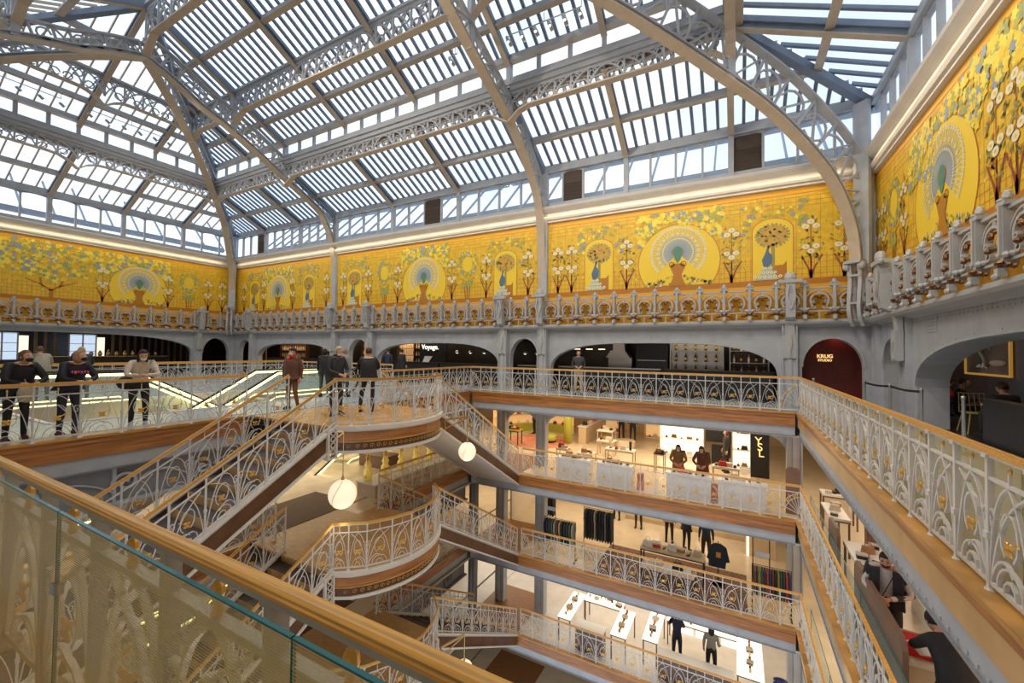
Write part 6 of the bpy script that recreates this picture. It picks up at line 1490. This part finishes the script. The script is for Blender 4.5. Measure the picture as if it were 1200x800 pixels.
def shelving(label, x0, x1, y, z, h, n, back, frame, depth=.35, name='shelving', fill=None, seed=0):
    r = E(name, label, 'shelf', ((x0+x1)/2, y, z)); m = MB(); m.box(x0, y+depth, z, x1, y+depth+.04, z+h); m.build('back_panel', back, r)
    for k in range(n+1): m = MB(); zz = z+.12+(h-.15)*k/n; m.box(x0, y, zz-.03, x1, y+depth, zz); m.build('shelf_board', frame, r)
    for x in (x0, x1): m = MB(); m.box(x-.02, y, z, x+.02, y+depth, z+h); m.build('upright', frame, r)
    if fill:
        for k in range(n): goods(max(2, int((x1-x0)/.34)), x0+.1, y+.12, x1-.1, y+.2, z+.12+(h-.15)*k/n, 'on shelf %s of the %s' % (('one', 'two', 'three', 'four')[k], fill), ('shoe', 'bag', 'shoe', 'box'), seed+k)
    return r
Z = L[1]
for k, (a, b) in enumerate(((-6.0, -4.72), (-4.45, -3.2), (-2.06, -.72), (-.50, .78))):
    nm = ('leftmost', 'second from left', 'third', 'rightmost')[k]
    counter('white box counter behind the second balustrade, %s' % nm, a, 14.75, b, 15.25, Z, .80, WHITE, WHITE)
    goods(5, a+.1, 14.9, b-.1, 15.1, Z+.80, 'on the %s white counter' % nm, ('shoe', 'bag', 'box', 'shoe'), 10+k)
# curved green and wood shelf
r = E('curved_shelf', 'curved wooden shelf wall with chartreuse base full of bags, left of the shoe hall', 'shelf', (-9.6, 20.9, Z))
def arcband(z0, z1, r0, r1, m, n, a0=60, a1=200):
    mb = MB(); c = (-9.6, 20.9); N = 16
    for k in range(N):
        t0, t1 = math.radians(a0+(a1-a0)*k/N), math.radians(a0+(a1-a0)*(k+1)/N); P = []
        for rr in (r0, r1):
            for t in (t0, t1): P.append((c[0]+rr*math.cos(t), c[1]+rr*math.sin(t)))
        for q in ((0, 1),): mb.q([(*P[0], z0), (*P[1], z0), (*P[1], z1), (*P[0], z1)]); mb.q([(*P[0], z1), (*P[1], z1), (*P[3], z1), (*P[2], z1)]); mb.q([(*P[2], z0), (*P[3], z0), (*P[3], z1), (*P[2], z1)])
    return mb.build(n, m, r)
arcband(Z, Z+.45, 2.1, 2.5, GREEN, 'base'); arcband(Z, Z+2.3, 2.48, 2.52, WARMB, 'back_panel'); arcband(Z+.95, Z+1.0, 2.15, 2.5, BEIGE, 'shelf_board'); arcband(Z+1.5, Z+1.55, 2.15, 2.5, BEIGE, 'shelf_board')
for k in range(3):
    for q in range(8):
        t = math.radians(75+14*q); goods(1, -9.6+2.3*math.cos(t), 20.9+2.3*math.sin(t), -9.6+2.3*math.cos(t), 20.9+2.3*math.sin(t), Z+(.45, 1.0, 1.55)[k], 'on tier %s, place %s of the curved shelf' % (('one', 'two', 'three')[k], ('one', 'two', 'three', 'four', 'five', 'six', 'seven', 'eight')[q]), ('bag',), 50+k*8+q, .85)
m = MB(); m.lathe([(1.7, Z+.005), (1.7, Z+.02)], (-9.3, 20.3, 0), 28); tag(m.build('round_rug', PINK), 'round terracotta rug in front of the curved shelf', 'rug')
r = E('ottoman', 'round mustard ottoman on the terracotta rug', 'ottoman', (-8.7, 20.3, Z)); m = MB(); m.lathe([(.40, .12), (.42, .2), (.42, .38), (.36, .42)], (-8.7, 20.3, Z), 16); m.build('cushion', GREEN, r, smooth=True); m = MB(); m.lathe([(.38, 0), (.38, .12)], (-8.7, 20.3, Z), 16); m.build('base', BLACK, r)
for x, y, nm in ((-10.9, 19.2, 'at the left of the shoe hall'), (-7.75, 20.6, 'beside the wooden bag shelf')):
    m = MB(); m.lathe([(.22, Z), (.22, L[0]-.74)], (x, y, 0), 16); tag(m.build('round_column', GREEN, smooth=True), 'chartreuse round column %s' % nm, 'column')
table('small black table with white goods before the curved shelf', -10.4, 18.7, -9.7, 19.2, Z, .75, GREEN, BLACK); goods(3, -10.3, 18.9, -9.8, 19.0, Z+.75, 'on the small black table', ('bag', 'box'), 90)
r = counter('wooden counter along the bag shelves in the shoe hall', -7.25, 20.8, -6.85, 24.2, Z, .9, WHITE, BEIGE); goods(6, -7.05, 21.0, -7.05, 24.0, Z+.9, 'on the wooden counter', ('bag', 'shoe', 'box'), 91)
shelving('tall wooden shelf with shoes at the back of the shoe hall, left part', -6.9, -5.9, 24.4, Z, 2.3, 3, WARMB, BEIGE, fill='left back shoe shelf', seed=100)
shelving('tall wooden shelf with shoes at the back of the shoe hall, right part', -4.5, -3.1, 23.9, Z, 2.3, 3, WARMB, BEIGE, fill='right back shoe shelf', seed=110)
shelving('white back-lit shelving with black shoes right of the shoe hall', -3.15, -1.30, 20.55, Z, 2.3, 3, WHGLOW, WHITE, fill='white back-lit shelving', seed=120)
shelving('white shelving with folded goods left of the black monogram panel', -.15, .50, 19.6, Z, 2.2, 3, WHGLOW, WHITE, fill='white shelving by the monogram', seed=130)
m = MB(); m.box(-1.2, 20.3, Z+.9, -.2, 20.4, Z+2.2); tag(m.build('screen', BLACK), 'large black screen right of the white shelving', 'screen'); m = MB(); m.box(-.95, 19.9, Z, -.3, 20.3, Z+.8); tag(m.build('display_block', BLACK), 'black display block below the black screen', 'display block')
r = E('monogram_panel', 'black panel with a gold interlaced letter monogram at the right of the shoe hall', 'panel', (.78, 18.7, Z)); m = MB(); m.box(.48, 18.7, Z, 1.10, 18.85, Z+2.25); m.build('panel', BLACK, r)
for ch, dx, dz in (('Y', -.02, .28), ('S', .03, .05), ('L', .07, -.18)):
    o = text('letter', ch, (.76+dx, 18.66, Z+1.0+dz), (math.pi/2, 0, 0), .42, SGN, None); o.parent = r; o.location = (.76+dx-.78, -.04, 1.0+dz)
    for k in ('label', 'category'):
        if k in o: del o[k]
m = MB(); m.prism([(1.30, Z), (1.66, Z), (1.66, Z+1.3), (1.60, Z+1.38), (1.36, Z+1.38), (1.30, Z+1.3)], lambda x, z_, d: (x, d, z_), 15.0, 15.06); tag(m.build('room_divider', BRPAN), 'taupe free-standing panel at the right end behind the second balustrade', 'panel')
for k, (x0, y0, x1, y1, h, lab) in enumerate(((-6.2, 20.6, -5.4, 21.3, .85, 'tall white table near the wooden shelves'), (-5.7, 18.9, -4.9, 19.4, .7, 'white table mid shoe hall'), (-4.9, 17.4, -3.7, 17.9, .7, 'white table with red and black boots'), (-6.1, 17.3, -5.4, 17.9, .4, 'low round-looking white table near the column'), (-2.9, 17.3, -2.5, 17.8, .8, 'dark display stand left of the tan coat'), (-.8, 17.2, .1, 17.6, .6, 'white accessory table right of the two women'), (-6.9, 16.9, -6.4, 17.3, .6, 'small stand with black shoes by the column'))):
    table(lab, x0, y0, x1, y1, Z, h, WHITE if 'dark' not in lab else BLACK, BEIGE); goods(4, x0+.05, y0+.15, x1-.05, y1-.15, Z+h, 'on the %s' % lab, ('boot', 'shoe', 'bag') if 'boots' in lab else ('shoe', 'bag', 'box'), 140+k)
m = MB(); m.lathe([(.45, Z), (.48, Z+.1), (.48, Z+.35), (.4, Z+.38)], (-4.9, 21.2, 0), 18); tag(m.build('pouf', CREAM), 'low cream round pouf before the back shoe shelf', 'pouf')
for k, x in enumerate((-2.95, -.63)):
    m = MB(); m.box(x-.1, 14.9, Z, x+.1, 15.1, Z+.55); tag(m.build('stool', PINK), 'pinkish stool between the white counters, %s one' % ('left', 'right')[k], 'stool')
# side gallery at right, second level
for k, (x0, y0, x1, y1, h, lab) in enumerate(((1.95, 10.0, 2.55, 11.0, .92, 'white accessory table before the salesman'), (1.95, 12.4, 2.35, 13.6, .9, 'long white jewellery table in right gallery'), (2.1, 14.4, 2.9, 14.9, .9, 'short white table at right gallery end'))):
    table(lab, x0, y0, x1, y1, Z, h, WHITE, BRPAN); goods(5, x0+.1, y0+.1, x1-.1, y1-.1, Z+h, 'on the %s' % lab, ('box', 'shoe', 'bag', 'flask'), 160+k, .8)
counter('long white wall counter at the back of the right gallery', 3.0, 15.6, 5.4, 16.1, Z, 1.0, WHITE, WHITE); goods(5, 3.1, 15.8, 5.2, 15.9, Z+1.0, 'on the long white wall counter', ('box', 'bag', 'shoe'), 170)
for k, (y0, y1, h) in enumerate(((6.9, 9.3, 1.25), (10.7, 11.6, 1.2))):
    m = MB(); P = [(y0, Z), (y1, Z), (y1, Z+h-.12), (y1-.12, Z+h), (y0+.12, Z+h), (y0, Z+h-.12)]; m.prism(P, lambda y, z_, d: (d, y, z_), 1.80, 1.86); tag(m.build('room_divider', BRPAN), 'taupe rounded screen panel behind the right balustrade, %s' % ('near the salesman' if k == 0 else 'behind the first tables'), 'panel')
m = MB(); m.box(2.55, 12.0, Z, 2.75, 12.2, L[0]-.74); tag(m.build('square_column', BRPAN), 'slim taupe column in the right gallery', 'column')
counter('white packing counter behind the bending person', 2.0, 4.8, 2.6, 6.2, Z, .95, WHITE, CREAM)
r = E('paper_box', 'open box of red tissue on the packing counter', 'box', (2.1, 7.0, Z)); counter('narrow cream plinth carrying the box of red tissue', 1.93, 7.3, 2.3, 7.85, Z, .82, WHITE, CREAM)
m = MB(); m.box(1.95, 7.35, Z+.825, 2.25, 7.8, Z+.84); m.box(1.95, 7.35, Z+.825, 1.97, 7.8, Z+.96); m.box(2.23, 7.35, Z+.825, 2.25, 7.8, Z+.96); m.box(1.95, 7.78, Z+.825, 2.25, 7.8, Z+.96); m.build('carton', BEIGE, r); m = MB(); m.box(1.98, 7.37, Z+.85, 2.22, 7.77, Z+.94); m.build('red_tissue', cmat((.6, .01, .02)), r)
r = E('stepped_bench', 'white stepped display bench behind the salesman', 'bench', (3.3, 9.3, Z))
for k in range(3): m = MB(); m.box(2.9+.35*k, 8.2, Z, 3.25+.35*k, 10.6, Z+.35+.3*k); m.build('step', WHITE, r)
m = MB(); m.box(3.0, 3.0, Z+.001, 8.1, 14.0, Z+.015); tag(m.build('terracotta_floor_patch', PINK), 'terracotta carpet field of the right gallery', 'carpet')
# left gallery, second level: gilt figures on a counter, escalator, light floor
counter('white illuminated counter carrying gilt bottles on the left gallery', -10.95, 9.7, -10.15, 16.2, Z, .45, WHITE, BEIGE)
gb = E('gilt_bottle', 'large gilt perfume bottle, one of the row on the illuminated counter', 'bottle', (0, 0, -50), 0, 'gilt bottles in a row on the left counter')
m = MB(); m.lathe([(.10, 0), (.12, .05), (.12, .22), (.07, .30), (.10, .38), (.06, .46), (.035, .52)], (0, 0, 0), 10); m.build('flask', mat('gilt_glass', (.85, .62, .15), .2, .7, emit=.15), gb, world=False, smooth=True); m = MB(); m.lathe([(.05, .52), (.055, .60), (.02, .68)], (0, 0, 0), 8); m.build('stopper', GOLD, gb, world=False)
for k in range(9): c = tree(gb); c.location = (-10.75+.055*k, 9.95+.72*k, Z+.454); c.scale = (1.25, 1.25, 1.25); c['label'] = 'large gilt perfume bottle on the illuminated counter, %s from left' % ORD[k]
bpy.data.objects.remove(gb.children[0]); bpy.data.objects.remove(gb.children[0]); bpy.data.objects.remove(gb)
for p in protos:
    for ch in list(p.children): bpy.data.objects.remove(ch)
    bpy.data.objects.remove(p)
escalator('escalator with glass sides and yellow strips on the left gallery one level down', -15.4, 12.2, Z, -14.4, 6.0, Z-2.9, 1.1)
m = MB(); m.box(-14.6, 4, Z+.01, -12.9, 11, Z+.03); 
counter('dark curved-looking counter near the gilt bottles', -13.7, 12.2, -12.2, 12.9, Z, .5, BRPAN, BRPAN)
# ---- clothing level
Z = L[2]
def rack(label, short, x0, y0, x1, y1, z, h, cols, n=14, sign=False, drop=.85):
    r = E('clothes_rack', label, 'clothes rack', (x0, y0, z)); a, b = Vector((x0, y0, z)), Vector((x1, y1, z)); d = (b-a).normalized(); nn = Vector((-d.y, d.x, 0))
    m = MB(); m.tube([a, a+Vector((0, 0, h)), b+Vector((0, 0, h)), b], .016, 5); m.build('rail_frame', BLACK, r)
    for p in (a, b): m = MB(); m.bar(p-nn*.22+Vector((0, 0, .02)), p+nn*.22+Vector((0, 0, .02)), .03, .03); m.build('foot', BLACK, r)
    for k in range(n):
        p = a.lerp(b, (k+.7)/(n+.4)); cn, c = cols[k % len(cols)]
        g = E('garment', '%s garment, %s from the left on the %s' % (cn, ORD[k], short), 'garment', p+Vector((0, 0, h)), math.atan2(nn.y, nn.x))
        m = MB(); m.prism([(-.20, -.12), (-.05, -.05), (.05, -.05), (.20, -.12), (.23, -.45), (.17, -.42), (.16, -drop), (-.16, -drop), (-.17, -.42), (-.23, -.45)], lambda x, z_, dd: (x, dd, z_), -.025, .025); m.build('cloth', cmat(c, .8), g, world=False)
        m = MB(); m.tube([(.0, 0, .02), (.02, 0, .0), (0, 0, -.05), (-.17, 0, -.11)], .006, 4); m.tube([(0, 0, -.05), (.17, 0, -.11)], .006, 4); m.build('hanger', WHITE, g, world=False)
    if sign: m = MB(); m.tube([a+d*.1+Vector((0, 0, h)), a+d*.1+Vector((0, 0, h+.35))], .01, 4); m.bar(a+d*.1+Vector((0, 0, h+.33)), a+d*.45+Vector((0, 0, h+.33)), .02, .14); m.build('sign_holder', IRON, r)
DK = [('black', (.012, .012, .014)), ('navy', (.02, .03, .07)), ('charcoal', (.05, .05, .055))]; MX = DK+[('green', (.06, .12, .03)), ('grey', (.3, .3, .3)), ('brown', (.14, .05, .02))]
rack('black clothes rack behind the third balustrade at left, mixed garments', 'rack near the third balustrade', -6.55, 14.95, -5.3, 14.95, Z, 1.45, MX+[('tan', (.45, .28, .12))], 12, sign=True)
rack('tall clothes rack of long dark coats in the middle, with grey jacket', 'tall rack of long coats', -5.45, 16.4, -4.25, 16.4, Z, 1.55, [('grey', (.22, .2, .2))]+DK+[('white', (.5, .45, .4))]+DK, 11, drop=1.2)
rack('rack of black suits against the far wall', 'far rack of suits', -8.0, 17.4, -7.1, 17.4, Z, 1.6, DK, 7, drop=1.1)
rack('black clothes rack at the right end with green and dark shirts', 'rack at right end', .42, 14.9, 1.42, 14.9, Z, 1.4, [('brown', (.10, .03, .015)), ('black', (.012, .012, .012)), ('olive', (.18, .16, .02)), ('dark green', (.02, .06, .05)), ('white-lined black', (.03, .03, .03)), ('red', (.3, .03, .02)), ('navy', (.02, .03, .08))], 14, sign=True)
rack('rack of striped and navy knitwear beside the steep right balustrade', 'knitwear rack', 2.25, 7.4, 2.25, 11.0, Z, 1.5, [('white striped', (.6, .58, .55)), ('navy', (.015, .02, .05)), ('black', (.012, .012, .014))], 14, drop=1.1)
m = MB(); m.box(-4.5, 14.6, Z+.012, .3, 17.0, Z+.03); tag(m.build('patterned_rug', RUGP), 'dark patterned rug under the display table on the clothing floor', 'rug')
table('wide wooden display table with scarves and bags on the clothing floor', -3.05, 15.5, -.95, 16.1, Z, .85, BEIGE, BLACK); table('lower wooden step of the scarf display, nearer the balustrade', -2.9, 14.75, -1.2, 15.4, Z, .55, BEIGE, BLACK)
goods(7, -2.95, 15.7, -1.05, 15.9, Z+.85, 'on the wide wooden display table', ('bag', 'box', 'shoe'), 200, 1.2); goods(5, -2.8, 14.95, -1.3, 15.2, Z+.55, 'on the lower wooden step', ('box', 'bag'), 210, 1.2)
r = E('shirt_stand', 'black stand with a dark T-shirt printed in orange, right of the display table', 'clothes stand', (-.55, 15.9, Z)); m = MB(); m.tube([(-.55, 15.9, Z), (-.55, 15.9, Z+1.45)], .015, 5); m.box(-.75, 15.7, Z, -.35, 16.1, Z+.03); m.build('pole', BLACK, r)
m = MB(); m.prism([(-.25, 1.3), (-.08, 1.4), (.08, 1.4), (.25, 1.3), (.35, .85), (.24, .82), (.22, .6), (-.22, .6), (-.24, .82), (-.35, .85)], lambda x, z_, d: (-.55+x, 15.86+d, Z+z_), -.03, .03); m.build('t_shirt', cmat((.01, .02, .03)), r); m = MB(); m.box(-.61, 15.80, Z+.95, -.47, 15.83, Z+1.12); m.build('print', cmat((.7, .3, .04)), r)
m = MB(); m.box(-9, 20.5, Z, -4.6, 20.7, L[1]-.74); tag(m.build('partition', PLAST), 'cream partition at the back left of the clothing floor', 'partition')
m = MB(); m.box(-4.6, 20.5, Z, .3, 20.7, L[1]-.74); tag(m.build('partition', DKBR), 'dark brown partition with lit niches on the clothing floor', 'partition')
m = MB(); m.box(-4.6, 20.0, Z, .3, 20.5, Z+.18); tag(m.build('plinth', BEIGE), 'low beige plinth in front of the dark partition', 'plinth')
for k, (a, b) in enumerate(((-3.75, -3.15), (-1.55, -.9))): m = MB(); m.box(a, 20.42, Z+.5, b, 20.5, Z+1.25); tag(m.build('niche', WHGLOW), 'lit niche with goods in the dark partition, %s one' % ('left', 'right')[k], 'niche'); goods(2, a+.1, 20.3, b-.1, 20.35, Z+.55, 'in the %s lit niche' % ('left', 'right')[k], ('bag',), 220+k, .9)
m = MB(); m.box(.3, 18.8, Z, 1.3, 19.0, L[1]-.74); tag(m.build('partition', BEIGE), 'beige partition beside the right column on the clothing floor', 'partition')
m = MB(); m.box(.34, 18.72, Z, .42, 18.8, Z+2.1); tag(m.build('light_strip', WHGLOW), 'thin vertical light strip beside the beige partition', 'light')
r = E('tubular_frame', 'tall black tubular frame in front of the beige partition', 'frame', (.75, 17.0, Z)); m = MB(); m.tube([(.5, 17, Z), (.5, 17, Z+2.2), (1.0, 17, Z+2.2), (1.0, 17, Z)], .018, 5); m.build('tube', BLACK, r)
m = MB(); m.box(-9.3, 17.2, Z, -9.2, 20.4, L[1]-.74); tag(m.build('partition', PLAST), 'white cross wall behind the stair on the clothing floor', 'partition')
# ---- perfume level
Z = L[3]
def island(label, segs, seed):
    for k, (x0, y0, x1, y1, lab) in enumerate(segs):
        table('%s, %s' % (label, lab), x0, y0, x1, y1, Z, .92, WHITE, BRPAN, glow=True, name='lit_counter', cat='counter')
        n = max(4, int(max(x1-x0, y1-y0)/.16)); 
        if x1-x0 > y1-y0: goods(min(n, 12), x0+.08, y0+.1, x1-.08, y1-.1, Z+.92, 'on the %s, %s' % (label, lab), ('flask', 'flask', 'box'), seed+k, 1.0)
        else: goods(min(n, 8), (x0+x1)/2, y0+.1, (x0+x1)/2, y1-.1, Z+.92, 'on the %s, %s' % (label, lab), ('flask', 'flask', 'box'), seed+k, 1.0)
island('left lit perfume island', [(-5.95, 14.9, -5.45, 16.7, 'left arm'), (-5.4, 16.4, -3.9, 17.0, 'back row'), (-3.95, 14.9, -3.4, 16.5, 'right arm')], 300)
island('right lit perfume island', [(-2.9, 15.2, -2.4, 17.0, 'left arm'), (-2.3, 16.7, .4, 17.3, 'back row'), (.0, 15.0, .75, 16.9, 'right arm')], 320)
counter('low grey cash counter between the arms of the left island', -5.2, 14.75, -4.2, 15.2, Z, .85, STEEL, BRPAN); counter('long taupe cash counter in front of the right island', -2.3, 14.75, -.1, 15.1, Z, .85, WHITE, BRPAN)
for k in range(3): m = MB(); m.box(-2.2+.85*k, 17.32, Z+.2, -1.45+.85*k, 17.36, Z+1.3); tag(m.build('backlit_display', WHGLOW), '%s glowing panel at the back of the right perfume island' % ('left', 'middle', 'right')[k], 'light panel')
for k in range(2):
    r = E('folded_jacket', 'navy quilted jacket hanging in the lower right, %s' % ('upper' if k == 0 else 'lower'), 'jacket', (1.15, 15.0, Z+.3+.0*k)); m = MB()
    for q in range(4): m.ball((1.15, 14.95+0*q, Z+1.15-.55*k-.11*q), .20, .10, .07, 10, 5)
    m.build('quilting', cmat((.015, .02, .12), .4), r, smooth=True)
# lowest glimpses
m = MB(); m.box(-9.6, 20, L[4], 3, 20.2, L[3]-.74); struct('wall_lowest', m, BEIGE)

if LONG: print('LONG LABELS', len(LONG)); [print('   ', len(l.split()), l) for l in LONG[:200]]
